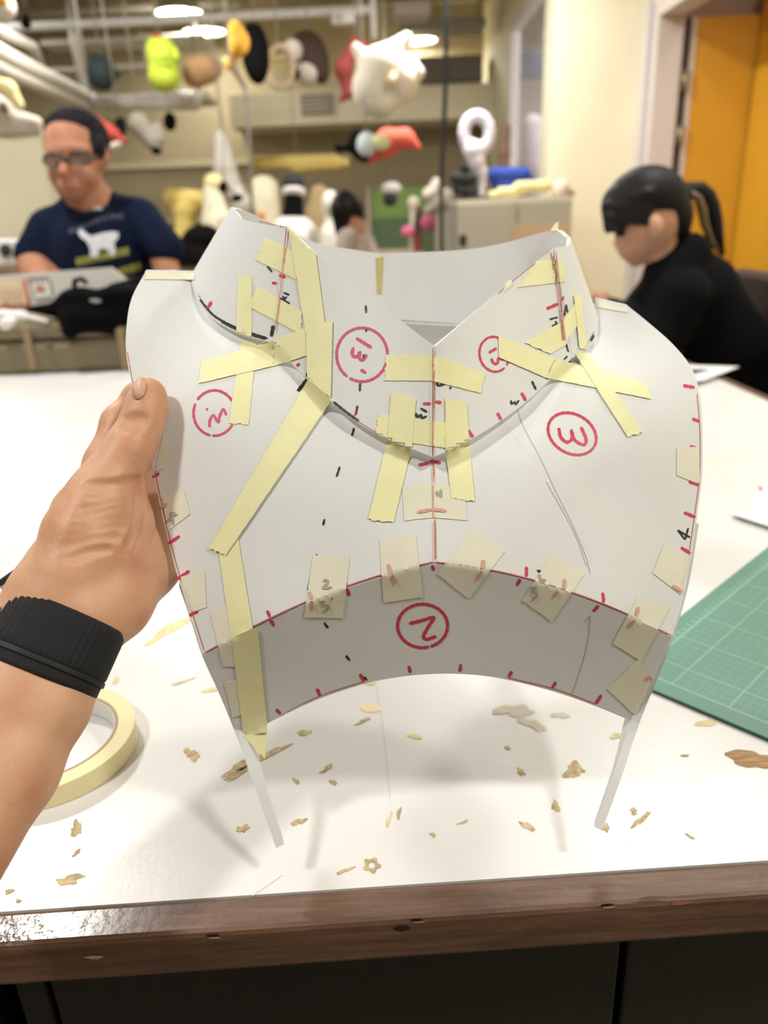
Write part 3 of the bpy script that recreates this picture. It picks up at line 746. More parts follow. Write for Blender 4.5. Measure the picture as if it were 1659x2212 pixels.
# seams: red cut lines with ochre glue
marks_hi('seam_line', [[(935, 752), (934, 860), (934, 984)], [(935, 992), (936, 1042)], [(938, 1124), (939, 1212)]], 2, M_redf)
marks('glue_line', [[(939, 800), (938, 830), (938, 880)], [(937, 1000), (938, 1030)], [(940, 1120), (941, 1160), (941, 1208)]], 2.2, M_ochre)
marks_hi('seam_line', [[(619, 493), (612, 560), (604, 640), (594, 715)], [(1196, 540), (1203, 600), (1210, 660), (1217, 735)]], 2, M_redf)
marks_hi('glue_line', [[(1201, 545), (1207, 600), (1214, 670), (1220, 735)]], 3, mat('brown_glue_line', (.40, .29, .2), .6))
marks('seam_line', [[(445, 1408), (545, 1354), (660, 1300), (760, 1262), (850, 1234), (934, 1214)], [(942, 1214), (1010, 1222), (1130, 1246), (1250, 1284), (1350, 1324), (1445, 1370)]], 2.6, M_redf)
marks('cut_line', [[(608, 1545), (690, 1504), (790, 1471)], [(1098, 1464), (1200, 1489), (1288, 1521)], [(335, 1020), (350, 1092), (366, 1160), (387, 1240), (414, 1320), (441, 1405)], [(1506, 850), (1512, 930), (1511, 1030), (1501, 1110), (1488, 1200)],
                   [(275, 760), (286, 822), (292, 850)], [(560, 478), (600, 487), (618, 490)], [(1188, 543), (1110, 605), (1075, 635)], [(765, 905), (812, 934)]], 1.8, M_redf)
# black marker
marks('black_dash', [[(790, 659), (791, 676)], [(791, 707), (791, 717)], [(786, 765), (785, 776)], [(778, 827), (777, 845)], [(772, 876), (769, 895)], [(765, 924), (760, 942)], [(734, 1008), (727, 1030)], [(701, 1121), (698, 1135)],
                     [(684, 1197), (681, 1213)], [(672, 1246), (665, 1275)], [(670, 1303), (680, 1318)], [(700, 1345), (709, 1357)], [(747, 1416), (756, 1427)], [(786, 1462), (793, 1470)], [(1149, 823), (1158, 842)]], 5, M_ink)
marks('black_outline', [[(424, 634), (442, 660), (468, 686), (520, 712), (578, 731)]], 5, M_ink)
marks('black_outline', [[(478, 694), (520, 715), (574, 732)], [(1286, 701), (1287, 714), (1278, 733), (1271, 748)]], 6, M_ink)
marks('black_mark', [[(590, 703), (586, 727)], [(663, 820), (653, 833), (643, 845)], [(666, 804), (662, 820)]], 8, M_ink)
marks('black_outline', [[(720, 868), (745, 888), (775, 910)]], 6, M_ink)
marks('black_number', [[(612, 632), (625, 637)], [(605, 644), (626, 656)], [(606, 651), (620, 641)], [(611, 639), (617, 655)], [(577, 575), (588, 588)]], 4.5, M_ink)
marks('black_number', [[(908, 882), (923, 890)], [(899, 892), (901, 901), (910, 896), (911, 903), (922, 899)]], 5.5, M_ink)
marks('black_number', [[(943, 826), (947, 833), (955, 831), (964, 828)], [(971, 837), (975, 839)]], 5.5, M_ink)
marks('black_number', [[(1104, 864), (1105, 873), (1112, 868), (1114, 874), (1121, 864)]], 4.5, M_ink)
marks('black_number', [[(1187, 690), (1205, 685)], [(1192, 704), (1208, 699)], [(1200, 693), (1205, 708)], [(1220, 681), (1223, 659), (1226, 675)]], 4, M_ink)
marks('black_mark', [[(1234, 781), (1221, 786), (1228, 795), (1249, 816)], [(1226, 769), (1218, 777)], [(1220, 733), (1228, 760)]], 4, M_ink)
marks('black_number', [[(1464, 1145), (1491, 1161)], [(1487, 1140), (1480, 1166)], [(1464, 1145), (1480, 1166)]], 4, M_ink)
marks('black_number', [[(1160, 1232), (1170, 1236)], [(1152, 1266), (1160, 1265)]], 6, M_ink)
marks('grey_number', [[(359, 1128), (378, 1110)], [(368, 1106), (383, 1112)], [(369, 1106), (374, 1133)]], 5, M_gray)
marks('grey_number', [[(697, 1256), (705, 1252), (708, 1258), (698, 1270), (717, 1268)], [(690, 1302), (700, 1300), (698, 1307), (710, 1309), (707, 1319), (697, 1321)], [(717, 1290), (718, 1297)]], 5, M_gray)
marks('grey_number', [[(1145, 1272), (1158, 1270), (1152, 1279), (1160, 1287), (1150, 1297)], [(1165, 1240), (1168, 1250), (1180, 1254)]], 5, M_gray)
marks('pencil_line', [[(1118, 885), (1130, 920), (1165, 985), (1200, 1060), (1235, 1130), (1265, 1200), (1275, 1240)], [(1180, 1040), (1240, 1150), (1268, 1225)], [(1275, 1330), (1267, 1400), (1237, 1498)], [(1262, 1345), (1275, 1328)]], 1.6, M_pencil)
# ---- masking tape
def tapes(lst, material, lay=0, **kw):
    for q in lst: patch('tape_strip', q, SURF, material, BP, off=.0020 + .0003 * lay, **kw)
tapes([[(869, 1053), (934, 1041), (935, 1118), (873, 1125)], [(934, 1041), (1003, 1060), (1010, 1124), (935, 1118)]], M_tapeB, 0, jag=.6)
tapes([[(676, 1200), (756, 1203), (740, 1335), (656, 1334)], [(820, 1165), (898, 1154), (914, 1290), (828, 1302)], [(1019, 1141), (1091, 1190), (1012, 1293), (944, 1240)],
       [(1195, 1192), (1262, 1240), (1191, 1343), (1128, 1297)], [(1462, 967), (1511, 965), (1512, 1046), (1462, 1027)], [(1434, 1176), (1488, 1205), (1475, 1288), (1410, 1238)],
       [(1378, 1290), (1447, 1312), (1385, 1428), (1323, 1390)], [(1380, 1424), (1411, 1480), (1373, 1546), (1312, 1488)],
       [(352, 940), (370, 975), (352, 1012), (333, 1020)], [(351, 1076), (395, 1053), (411, 1110), (362, 1147)], [(390, 1246), (442, 1232), (446, 1312), (408, 1325)],
       [(455, 1325), (492, 1310), (510, 1440), (482, 1440)], [(484, 1475), (512, 1470), (522, 1545), (502, 1550)]], M_tapeB, 0, jag=.6)
# marks that show faintly through the older tape
M_rthru = mat('red_seen_through_tape', (.70, .36, .31), .6); M_gthru = mat('grey_seen_through_tape', (.40, .39, .33), .6)
for a in [(838, 1219, 844, 1237), (847, 1242, 855, 1262), (1044, 1209, 1043, 1228), (1040, 1234, 1030, 1254), (1220, 1251, 1219, 1271), (1206, 1277, 1196, 1291), (1379, 1311, 1375, 1330), (1371, 1340, 1359, 1355),
          (1395, 1464, 1406, 1468), (1453, 1265, 1474, 1278), (668, 1278, 672, 1294), (672, 1298, 677, 1318), (346, 1096, 361, 1088), (902, 1106, 932, 1100), (932, 1100, 964, 1103)]:
    stroke('faint_tick', [a[:2], ((a[0] + a[2]) / 2 + .6, (a[1] + a[3]) / 2), a[2:]], 7, SURF, M_rthru, BP, off=.0026, step=3)
for l in [[(359, 1128), (378, 1110)], [(368, 1106), (383, 1112)], [(369, 1106), (374, 1133)], [(697, 1256), (705, 1252), (708, 1258), (698, 1270), (717, 1268)], [(690, 1302), (700, 1300), (698, 1307), (710, 1309), (707, 1319), (697, 1321)], [(717, 1290), (718, 1297)],
          [(1145, 1272), (1158, 1270), (1152, 1279), (1160, 1287), (1150, 1297)], [(1165, 1240), (1168, 1250), (1180, 1254)], [(943, 1060), (946, 1072)], [(952, 1056), (953, 1075)]]:
    stroke('faint_number', l, 5, SURF, M_gthru, BP, off=.0026, step=3)
for l in [[(935, 1046), (936, 1118)]]: stroke('faint_seam', l, 2.2, SURF, M_rthru, BP, off=.0026, step=4)
tapes([[(572, 513), (634, 542), (642, 605), (552, 561)], [(554, 615), (652, 674), (650, 722), (541, 664)], [(514, 594), (544, 598), (543, 728), (510, 724)]], M_tapeY, 0)
tapes([[(521, 735), (554, 738), (537, 916), (494, 914)]], M_tapeY, 0)
tapes([[(435, 782), (590, 735), (592, 790), (428, 828)]], M_tapeY, 1, torn=(1, 0)); tapes([[(590, 735), (660, 708), (663, 768), (592, 790)]], M_tapeY, 1, torn=(0, 0))
tapes([[(622, 486), (682, 548), (706, 732), (663, 732)]], M_tapeY, 2, torn=(0, 1))
tapes([[(661, 713), (718, 692), (714, 876), (664, 830)]], M_tapeY, 3)
tapes([[(473, 1195), (513, 1155), (546, 1358), (500, 1378)]], M_tapeY, 1, torn=(1, 0)); tapes([[(500, 1376), (556, 1356), (578, 1580), (526, 1592)]], M_tapeY, 1, torn=(0, 0))
tapes([[(526, 1590), (578, 1576), (572, 1638), (556, 1622)]], M_tapeY, 1, torn=(0, 1))
tapes([[(668, 815), (715, 866), (487, 1200), (450, 1184)]], M_tapeY, 4)
tapes([[(835, 766), (935, 767), (935, 823), (830, 822)]], M_tapeY, 0, torn=(1, 1)); tapes([[(935, 767), (1047, 805), (1038, 849), (935, 823)]], M_tapeY, 0)
tapes([[(818, 894), (890, 903), (888, 958), (810, 946)], [(888, 903), (968, 913), (963, 968), (888, 957)]], M_tapeY, 0)
tapes([[(846, 848), (899, 861), (891, 958), (836, 952)], [(962, 859), (1008, 872), (1014, 962), (962, 966)]], M_tapeY, 1, torn=(1, 0))
tapes([[(836, 952), (891, 958), (850, 1128), (795, 1122)], [(962, 966), (1014, 962), (1026, 1083), (975, 1075)]], M_tapeY, 1, torn=(0, 1))
tapes([[(1160, 562), (1217, 561), (1224, 608), (1117, 621)], [(1133, 740), (1212, 696), (1224, 744), (1189, 764)]], M_tapeY, 0)
tapes([[(1214, 694), (1246, 650), (1250, 700), (1222, 736)]], M_tapeY, 1)
tapes([[(1077, 726), (1200, 775), (1180, 816), (1078, 772)]], M_tapeY, 1, torn=(1, 0)); tapes([[(1200, 775), (1397, 828), (1407, 862), (1180, 816)]], M_tapeY, 1, torn=(0, 1))
tapes([[(1240, 637), (1255, 637), (1269, 755), (1252, 752)], [(1243, 765), (1271, 760), (1389, 934), (1356, 943)]], M_tapeY, 2)
tapes([[(318, 589), (420, 590), (420, 604), (310, 603)], [(1288, 650), (1350, 664), (1362, 676), (1290, 664)]], mat('worn_shoulder_tape', (.82, .79, .62), .6), 0)
tapes([[(812, 556), (828, 556), (824, 636), (815, 636)]], M_tapeD, 0)
tapes([[(1188, 500), (1206, 499), (1207, 480), (1199, 484)], [(1086, 632), (1108, 612), (1103, 602), (1094, 612)]], M_tapeY, 0)

# ================================================================== the hand that holds it
def skin_mat(name, c1, c2, c3):
    M = bpy.data.materials.new(name); M.use_nodes = True; nt = M.node_tree; b = nt.nodes['Principled BSDF']; L = nt.links.new
    b.inputs['Roughness'].default_value = .48 if 'hand' in name else .68; b.inputs['Specular IOR Level'].default_value = .5 if 'hand' in name else .25; b.inputs['Subsurface Weight'].default_value = .25
    b.inputs['Subsurface Radius'].default_value = (.010, .004, .002); b.inputs['Subsurface Scale'].default_value = .6
    tc = nt.nodes.new('ShaderNodeTexCoord'); n = nt.nodes.new('ShaderNodeTexNoise'); n.inputs['Scale'].default_value = 28; n.inputs['Detail'].default_value = 5
    rp = nt.nodes.new('ShaderNodeValToRGB'); e = rp.color_ramp.elements; e[0].position = .3; e[0].color = (*c2, 1); e[1].position = .72; e[1].color = (*c3, 1)
    k = e.new(.5); k.color = (*c1, 1)
    n2 = nt.nodes.new('ShaderNodeTexNoise'); n2.inputs['Scale'].default_value = 420; n2.inputs['Detail'].default_value = 3
    bp = nt.nodes.new('ShaderNodeBump'); bp.inputs['Strength'].default_value = .18; bp.inputs['Distance'].default_value = .0012
    L(tc.outputs['Object'], n.inputs[0]); L(n.outputs[0], rp.inputs[0]); L(rp.outputs[0], b.inputs['Base Color'])
    L(tc.outputs['Object'], n2.inputs[0]); L(n2.outputs[0], bp.inputs['Height']); L(bp.outputs[0], b.inputs['Normal'])
    return M
M_skin = skin_mat('skin_hand', (.66, .36, .22), (.60, .27, .17), (.70, .42, .27))
M_face = skin_mat('skin_face', (.40, .185, .11), (.36, .15, .09), (.43, .21, .13))
M_face2 = skin_mat('skin_pale', (.44, .235, .155), (.40, .20, .13), (.47, .27, .18))
arm = thing('person', 'bare left forearm and hand gripping the breastplate edge with the thumb', 'person', P(60, 1560, .42))
pr = []
def link_(pts):
    for a, b in zip(pts[:-1], pts[1:]): pr.append(cone(P(*a[:3]), P(*b[:3]), a[3], b[3]))
# thumb: tip pad, joint, base; ball of the thumb
link_([(321, 851, .4795, .0100), (317, 880, .4775, .0115), (303, 925, .474, .0117), (276, 975, .470, .0136), (244, 1030, .467, .0150)])
link_([(244, 1030, .467, .0160), (222, 1085, .464, .0215), (188, 1160, .458, .0245), (150, 1250, .450, .0225), (128, 1310, .446, .021)])
link_([(262, 1075, .472, .013), (262, 1130, .474, .018), (232, 1220, .468, .022), (196, 1310, .456, .022)])
# palm heel on the little finger side and palm behind
link_([(322, 1060, .522, .015), (332, 1130, .518, .020), (312, 1215, .500, .0225), (238, 1300, .466, .0235), (192, 1345, .452, .0215)])
link_([(232, 1010, .508, .013), (180, 1110, .492, .018), (120, 1240, .463, .018), (92, 1300, .450, .020)])
link_([(280, 1010, .522, .013), (250, 1120, .505, .020), (190, 1260, .470, .022)])
# forearm: two bones side by side
for o_, rr in (((-46, -22), .0200), ((48, 24), .0205), ((0, 0), .0225)):
    link_([(138 + o_[0], 1312 + o_[1], .448, rr), (95 + o_[0], 1405 + o_[1], .440, rr * 1.02), (50 + o_[0] * 1.05, 1500 + o_[1], .430, rr * 1.1), (-35 + o_[0] * 1.1, 1640 + o_[1], .412, rr * 1.22), (-190 + o_[0] * 1.1, 1880 + o_[1], .375, rr * 1.3)])
# fingers behind the foam: index, middle, ring, little
link_([(226, 995, .508, .0125), (256, 912, .517, .0098), (300, 858, .524, .0090), (372, 852, .523, .0082), (415, 862, .518, .0074)])
link_([(270, 1005, .524, .0115), (305, 945, .541, .0096), (392, 925, .534, .0088), (448, 930, .516, .0078)])
link_([(305, 1045, .526, .0110), (345, 1005, .543, .0092), (424, 990, .531, .0084), (474, 994, .510, .0074)])
link_([(330, 1090, .518, .0100), (368, 1070, .534, .0082), (428, 1060, .522, .0074), (466, 1060, .504, .0066)])
# skin folds: found on a first, coarser body and pressed into the final one
rough_hand = sdf('rough_hand', pr, .003, .009, M_skin); RB = bvh_of(rough_hand)
bpy.data.objects.remove(rough_hand)
def fold(pts, r=.0022, dip=.0009):
    q = [P(x, y, (hit(RB, x, y) or .46) - (r - dip)) for x, y in [tuple(p) for p in dens(pts, 10)]]
    for a, b in zip(q[:-1], q[1:]): pr.append(cut(cone(a, b, r, r)))
fold([(190, 1046), (240, 1046), (296, 1041)], .0024, .0014)
fold([(301, 1040), (304, 1085), (298, 1140), (278, 1190)], .003, .0028)
fold([(268, 905), (290, 899), (312, 902)], .002, .0007); fold([(262, 917), (285, 910), (305, 913)], .002, .0007); fold([(268, 926), (290, 922)], .002, .0005)
for i, (x0, y0, x1, y1) in enumerate([(195, 1075, 292, 1062), (180, 1098, 294, 1080), (172, 1118, 292, 1098), (160, 1140, 290, 1116), (150, 1160, 280, 1134), (140, 1180, 262, 1158), (150, 1205, 240, 1186)]):
    fold([(x0, y0), ((x0 + x1) / 2, (y0 + y1) / 2 - 4), (x1, y1)], .0020, .0011)
hand = sdf('hand_and_forearm', pr, .0014, .009, M_skin, arm)
HB = bvh_of(hand)
nail = [(286, 838), (290, 821), (300, 815), (312, 818), (316, 836), (311, 853), (300, 862), (289, 860)]
nb = dens([(p[0], p[1]) for p in nail], 4, True)
nv_ = [(297, 838)] + [tuple(p) for p in nb]
nd = fill([hit(HB, *p) for p in nv_], .47)
nn = len(nb)
no = mesh('thumb_nail', [P(p[0], p[1], d - .0005) for p, d in zip(nv_, nd)], [(0, 1 + i, 1 + (i + 1) % nn) for i in range(nn)], mat('nail', (.62, .35, .25), .5), arm, True)
so = no.modifiers.new('thickness', 'SOLIDIFY'); so.thickness = .0006

# woven black watch band round the wrist
def band_mat():
    M = bpy.data.materials.new('woven_black_nylon'); M.use_nodes = True; nt = M.node_tree; b = nt.nodes['Principled BSDF']; L = nt.links.new
    b.inputs['Base Color'].default_value = (.006, .0065, .010, 1); b.inputs['Roughness'].default_value = .8; b.inputs['Sheen Weight'].default_value = .05
    n2 = nt.nodes.new('ShaderNodeTexNoise'); n2.inputs['Scale'].default_value = 900; tc = nt.nodes.new('ShaderNodeTexCoord'); L(tc.outputs['Object'], n2.inputs[0])
    bp = nt.nodes.new('ShaderNodeBump'); bp.inputs['Strength'].default_value = .5; bp.inputs['Distance'].default_value = .0008
    L(n2.outputs[0], bp.inputs['Height']); L(bp.outputs[0], b.inputs['Normal'])
    return M
M_band = band_mat()
wa, wb_ = P(148, 1322, .4475), P(80, 1448, .4345)
ax = (wb_ - wa).normalized(); e_w = (P(228, 1360, .4475) - P(128, 1310, .4475)); e_w = (e_w - ax * e_w.dot(ax)).normalized(); e_d = ax.cross(e_w)
def hoop(name, s0, s1, ra, rb, ribs, parent, material, thick=.0022, arc=(0, 360)):
    """elliptic hoop with crosswise ribs"""
    n = 220; m_ = 8; V, Fc = [], []; L = (wb_ - wa).length
    for i in range(n + 1):
        t = math.radians(arc[0] + (arc[1] - arc[0]) * i / n)
        rbp = ribs * (.5 + .5 * math.cos(i * math.pi * 2 / 4))
        for j in range(m_ + 1):
            v = s0 + (s1 - s0) * j / m_; c = wa + ax * (L * v); en = .0012 * (1 if 0 < j < m_ else 0)
            gr = 1 + .05 * v
            V.append(c + e_w * (ra * gr + rbp + en) * math.cos(t) + e_d * (rb * gr + rbp + en) * math.sin(t))
    for i in range(n):
        for j in range(m_): Fc.append((i * (m_ + 1) + j, i * (m_ + 1) + j + 1, (i + 1) * (m_ + 1) + j + 1, (i + 1) * (m_ + 1) + j))
    o = mesh(name, V, Fc, material, parent, True)
    s = o.modifiers.new('thickness', 'SOLIDIFY'); s.thickness = thick; s.offset = 1
    return o
wbn = thing('watch_band', 'black woven nylon watch band around the wrist', 'watch band', wa)
hoop('strap', .0, .86, .0345, .0255, .0004, wbn, M_band)
hoop('under_strap', .78, 1.08, .0340, .0250, .0, wbn, M_band, .0016)
hoop('strap_edge', .80, .90, .0352, .0262, .0, wbn, mat('black_piping', (.006, .006, .008), .6), .0016)
# lug where the strap meets the watch, on the left
c_ = P(38, 1232, .447)
hexa('strap_lug', [P(0, 1262, .462), P(44, 1228, .462), P(50, 1238, .462), P(2, 1275, .462), P(-8, 1256, .444), P(42, 1221, .444), P(50, 1230, .444), P(0, 1268, .444)], mat('dark_metal_lug', (.05, .055, .07), .35, metal=.5), wbn, .001)

# ================================================================== people
def add_shirt_print(bv, parent, lists, w_, material, name):
    for l in lists: stroke(name, l, w_, bv, material, parent, off=.004, step=3, dflt=2.3)
# ---- the person in the navy shirt behind the olive case
A = Plane(2.70)
man = thing('person', 'person in a navy T-shirt and dark glasses looking down behind the olive case', 'person', PZ(190, 700, 0) if False else (A.at(200, 560).x, 2.80, 0))
hx, hy = 160, 338
body = [A.e(163, 318, 62, 66, 72, 6), A.e(158, 360, 52, 56, 58, 6, -.03), A.e(152, 396, 36, 28, 40, 0, -.06), A.c(180, 395, 40, 200, 455, 44, .02, .06),
        A.c(140, 352, 7, 136, 372, 11, -.115, -.135), A.e(226, 340, 11, 20, 12, -8, -.005), A.e(150, 328, 44, 8, 20, 4, -.085), A.e(150, 404, 20, 6, 12, 5, -.105),
        A.e(122, 372, 16, 16, 20, 0, -.085), A.e(182, 376, 20, 18, 20, 0, -.075), A.e(150, 418, 22, 12, 20, 0, -.075),
        A.c(200, 455, 60, 215, 600, 110, .06, .08), A.c(215, 600, 110, 215, 820, 100, .08, .12),
        A.c(290, 480, 26, 352, 540, 28, .06, .02), A.c(352, 545, 30, 372, 640, 25, .02, -.04), A.c(372, 640, 24, 330, 690, 20, -.04, -.16),
        A.c(110, 500, 28, 74, 565, 30, .06, -.02), A.c(72, 575, 34, 100, 625, 26, -.02, -.22)]
for s, x0 in ((-1, 175), (1, 262)):
    body += [A.c(x0, 830, 66, x0 - 20, 1000, 55, .14, .02), A.c(x0 - 20, 1000, 52, x0, 1420, 38, .02, .15)]
mb = sdf('body', body, .008, .022, M_face, man)
shirt_p = [A.c(196, 460, 62, 215, 560, 108, .07, .09), A.c(215, 560, 115, 218, 820, 110, .09, .12), A.c(214, 520, 80, 216, 760, 92, .03, .05), A.c(200, 455, 50, 300, 478, 44, .07, .07), A.c(300, 478, 48, 356, 536, 41, .07, .02), A.c(200, 460, 50, 112, 502, 46, .07, .05), A.c(112, 502, 48, 76, 552, 43, .05, .0),
           cut(A.e(190, 425, 36, 36, 60, 10, -.01))]
M_navy = mat('navy_cotton', (.006, .011, .032), .9, noise=.3, nscale=12, bump=.3, bscale=25, spec=.1)
sh = sdf('t_shirt', shirt_p, .009, .022, M_navy, man)
rh = random.Random(5)
tufts = []
for i in range(26):       # uneven hairline from temple to temple
    t = i / 25; hx_, hy_ = 104 + 112 * t, 282 - 22 * math.sin(math.pi * t) + 40 * max(0, t - .72) / .28
    tufts.append(A.c(hx_, hy_ - 14, 9, hx_ + rh.uniform(-5, 3), hy_ + rh.uniform(-3, 9), 4, -.045 + .05 * abs(t - .4), -.058 + .06 * abs(t - .4)))
hair = sdf('hair', [A.e(165, 290, 64, 48, 68, 8, .014), A.e(212, 318, 18, 46, 50, -10, .005), A.e(216, 318, 11, 24, 22, -8, -.035), A.e(180, 320, 55, 58, 46, 0, .06), cut(A.e(143, 334, 52, 54, 60, 8, -.085))] + tufts, .005, .010, mat('black_hair', (.016, .013, .016), .85, spec=.15, noise=.5, nscale=90, bump=1.0, bscale=70), man)
frames = []
M_gl = mat('dark_glasses_frame', (.05, .035, .03), .35)
for gx, gy in ((118, 345), (172, 341)):
    pts = [A.at(gx + 25 * math.cos(t), gy + 15 * math.sin(t), -.138 + .012 * abs(gx - 145) / 30) for t in [2 * math.pi * i / 20 for i in range(20)]]
    fo = tube('glasses', pts, .0035, M_gl, man, 6, True)
    mesh('lens', pts, [tuple(range(20))], mat('tinted_lens', (.10, .07, .06), .15, alpha=.75), fo)
tube('glasses', [A.at(140, 343, -.14), A.at(148, 342, -.14)], .003, M_gl, man, 6); tube('glasses', [A.at(196, 340, -.13), A.at(224, 334, .0)], .003, M_gl, man, 6)
sdf('lips', [A.e(150, 404, 20, 5, 8, 5, -.112)], .003, .006, mat('lip_skin', (.42, .15, .11), .5), man)
SB = bvh_of(sh)
M_pw = mat('white_shirt_print', (.62, .64, .68), .8); M_py = mat('yellow_green_print', (.42, .42, .08), .8); M_pg = mat('faint_grey_print', (.10, .11, .16), .8)
dog = [(168, 500), (176, 494), (184, 502), (196, 510), (222, 503), (244, 500), (256, 502), (255, 514), (246, 524), (250, 540), (248, 552), (238, 552), (234, 540), (218, 536), (212, 545), (212, 556), (196, 556), (194, 535), (186, 520), (174, 512)]
vo, _, fo, *_r = delaunay_2d_cdt([Vector(p) for p in dog], [(i, (i + 1) % len(dog)) for i in range(len(dog))], [], 1, 1e-4)
dd = fill([hit(SB, v.x, v.y) for v in vo], 2.3)
mesh('dog_print', [P(v.x, v.y, d - .006) for v, d in zip(vo, dd)], [f for f in fo], M_pw, sh)
rr = random.Random(3)
for row, (xa, xb, ya, yb) in enumerate(((166, 272, 566, 543), (244, 304, 592, 574))):
    x = xa
    while x < xb:
        y = ya + (yb - ya) * (x - xa) / (xb - xa); wd = rr.uniform(7, 11)
        add_shirt_print(SB, sh, [[(x, y - 8), (x + 1, y + 8)], [(x + wd * .7, y - 8), (x + wd * .7, y + 8)], [(x, y - 7), (x + wd * .7, y - 8)]], 3.2, M_py, 'lettering'); x += wd + 3
x = 150
while x < 262:
    y = 496 - (x - 150) * .28 + 4 * math.sin(x * .05); wd = rr.uniform(6, 10)
    add_shirt_print(SB, sh, [[(x, y - 6), (x + 2, y + 6)], [(x + 2, y + 6), (x + wd * .6, y - 6)]], 2.4, M_pg, 'lettering'); x += wd + 3
md = sdf('badge', [A.e(210, 453, 12, 8, 4, 0, -.03)], .004, .004, M_pw, sh)

# ---- the seated person in black at the right
B = Plane(2.32)
wm = thing('person', 'person in black with a ponytail bent over the right side of the table', 'person', (PY(1560, 700, 2.32).x, 2.32, 0))
wb = [B.e(1400, 478, 66, 70, 66, 0), B.e(1376, 520, 44, 40, 46, 25), B.c(1352, 502, 10, 1335, 524, 8), B.e(1360, 545, 14, 9, 16, 20), B.e(1376, 562, 16, 13, 20, 20), B.e(1352, 500, 14, 14, 34, 0), B.c(1420, 530, 36, 1462, 590, 44),
      B.e(1418, 490, 15, 25, 12, 10, -.105), B.c(1462, 590, 60, 1520, 700, 95, .02, .04), B.c(1520, 700, 95, 1560, 900, 95, .04, .06), B.c(1560, 900, 90, 1560, 1010, 95, .06, .06),
      B.c(1470, 640, 34, 1425, 735, 26, -.06, -.08), B.c(1425, 735, 24, 1340, 690, 20, -.08, -.09), B.c(1340, 690, 20, 1300, 650, 16, -.09, -.06), B.c(1300, 650, 16, 1285, 640, 10, -.06, -.06)]
for dy in (-.09, .16): wb += [B.c(1560, 1010, 66, 1380, 1010, 52, dy, dy), B.c(1380, 1010, 48, 1380, 1400, 34, dy, dy), B.c(1380, 1405, 30, 1310, 1415, 24, dy, dy)]
sdf('body', wb, .008, .02, M_face2, wm)
M_blk = mat('black_knit', (.0022, .0022, .003), .95, bump=.3, bscale=20, spec=.15)
sdf('black_sweater', [B.c(1455, 585, 60, 1500, 640, 84, .02, .02), B.c(1500, 640, 92, 1545, 760, 108, .03, .05), B.c(1545, 760, 108, 1570, 960, 108, .05, .06), B.c(1440, 600, 46, 1465, 640, 60, .0, -.05), B.c(1492, 552, 44, 1445, 594, 50, .01, -.015), B.c(1490, 545, 40, 1470, 575, 46, -.02, -.03), B.c(1425, 600, 30, 1392, 660, 42, -.02, -.04),
      B.c(1470, 640, 58, 1425, 735, 52, -.08, -.09), B.c(1425, 735, 50, 1345, 690, 36, -.09, -.10), B.c(1360, 690, 38, 1450, 690, 60, -.06, -.04), B.c(1345, 690, 34, 1320, 668, 25, -.10, -.08), B.c(1470, 640, 55, 1400, 730, 40, .14, .14)], .008, .02, M_blk, wm)
M_bh = mat('glossy_black_hair', (.005, .0035, .0035), .6, spec=.25, noise=.3, nscale=50, stretch=(6, 6, 1), bump=.8, bscale=14)
wt = []
for i in range(16):       # fringe and side locks of uneven length
    t = i / 15; x = 1308 + 92 * t; y = 468 + 6 * t
    wt.append(B.c(x, y - 22, 10, x + rh.uniform(-4, 4), (500 if t < .38 else 476) + rh.uniform(-10, 10), 4, -.03 - .05 * t, -.035 - .055 * t))
sdf('hair', [B.e(1396, 432, 84, 68, 80, 0, .012), B.e(1444, 462, 46, 62, 66, 20, .02), B.e(1338, 452, 36, 50, 50, 18), B.c(1325, 470, 22, 1318, 488, 15), B.c(1318, 470, 14, 1345, 505, 6, -.045, -.05), B.e(1376, 446, 44, 26, 79, 12), B.e(1468, 500, 20, 42, 30, 0, .02), B.c(1450, 425, 34, 1490, 414, 18, .0, .02)] + wt, .005, .010, M_bh, wm)
tube('ponytail', [B.at(*p, .02) for p in ((1470, 416), (1490, 410), (1512, 410), (1528, 424), (1538, 448), (1545, 480), (1551, 515), (1562, 552))], [.026, .022, .023, .024, .024, .022, .017, .006], M_bh, wm, 12)
tube('ponytail_strand', [B.at(*p, -.012) for p in ((1492, 416), (1508, 428), (1517, 455), (1522, 485), (1536, 520), (1556, 550))], [.008, .012, .014, .012, .009, .004], mat('brown_hair_strand', (.10, .06, .02), .5), wm, 10)
# her chair back
ch = thing('chair', 'dark brown chair the person in black sits on', 'chair', (PY(1660, 720, 2.34).x, 2.34, 0))
M_chb = mat('dark_brown_leather', (.035, .012, .008), .55)
xb = PY(1655, 720, 2.34).x
box('backrest', (xb, 2.08, .50), (xb + .05, 2.62, .96), M_chb, ch, .02)
sx = xb - .48
box('seat', (sx, 2.08, .27), (xb + .02, 2.62, .31), M_chb, ch, .012)
for a_ in (sx + .02, xb):
    for b_ in (2.11, 2.57): box('leg', (a_, b_, 0), (a_ + .03, b_ + .03, .28 if a_ < xb else .52), M_black, ch)

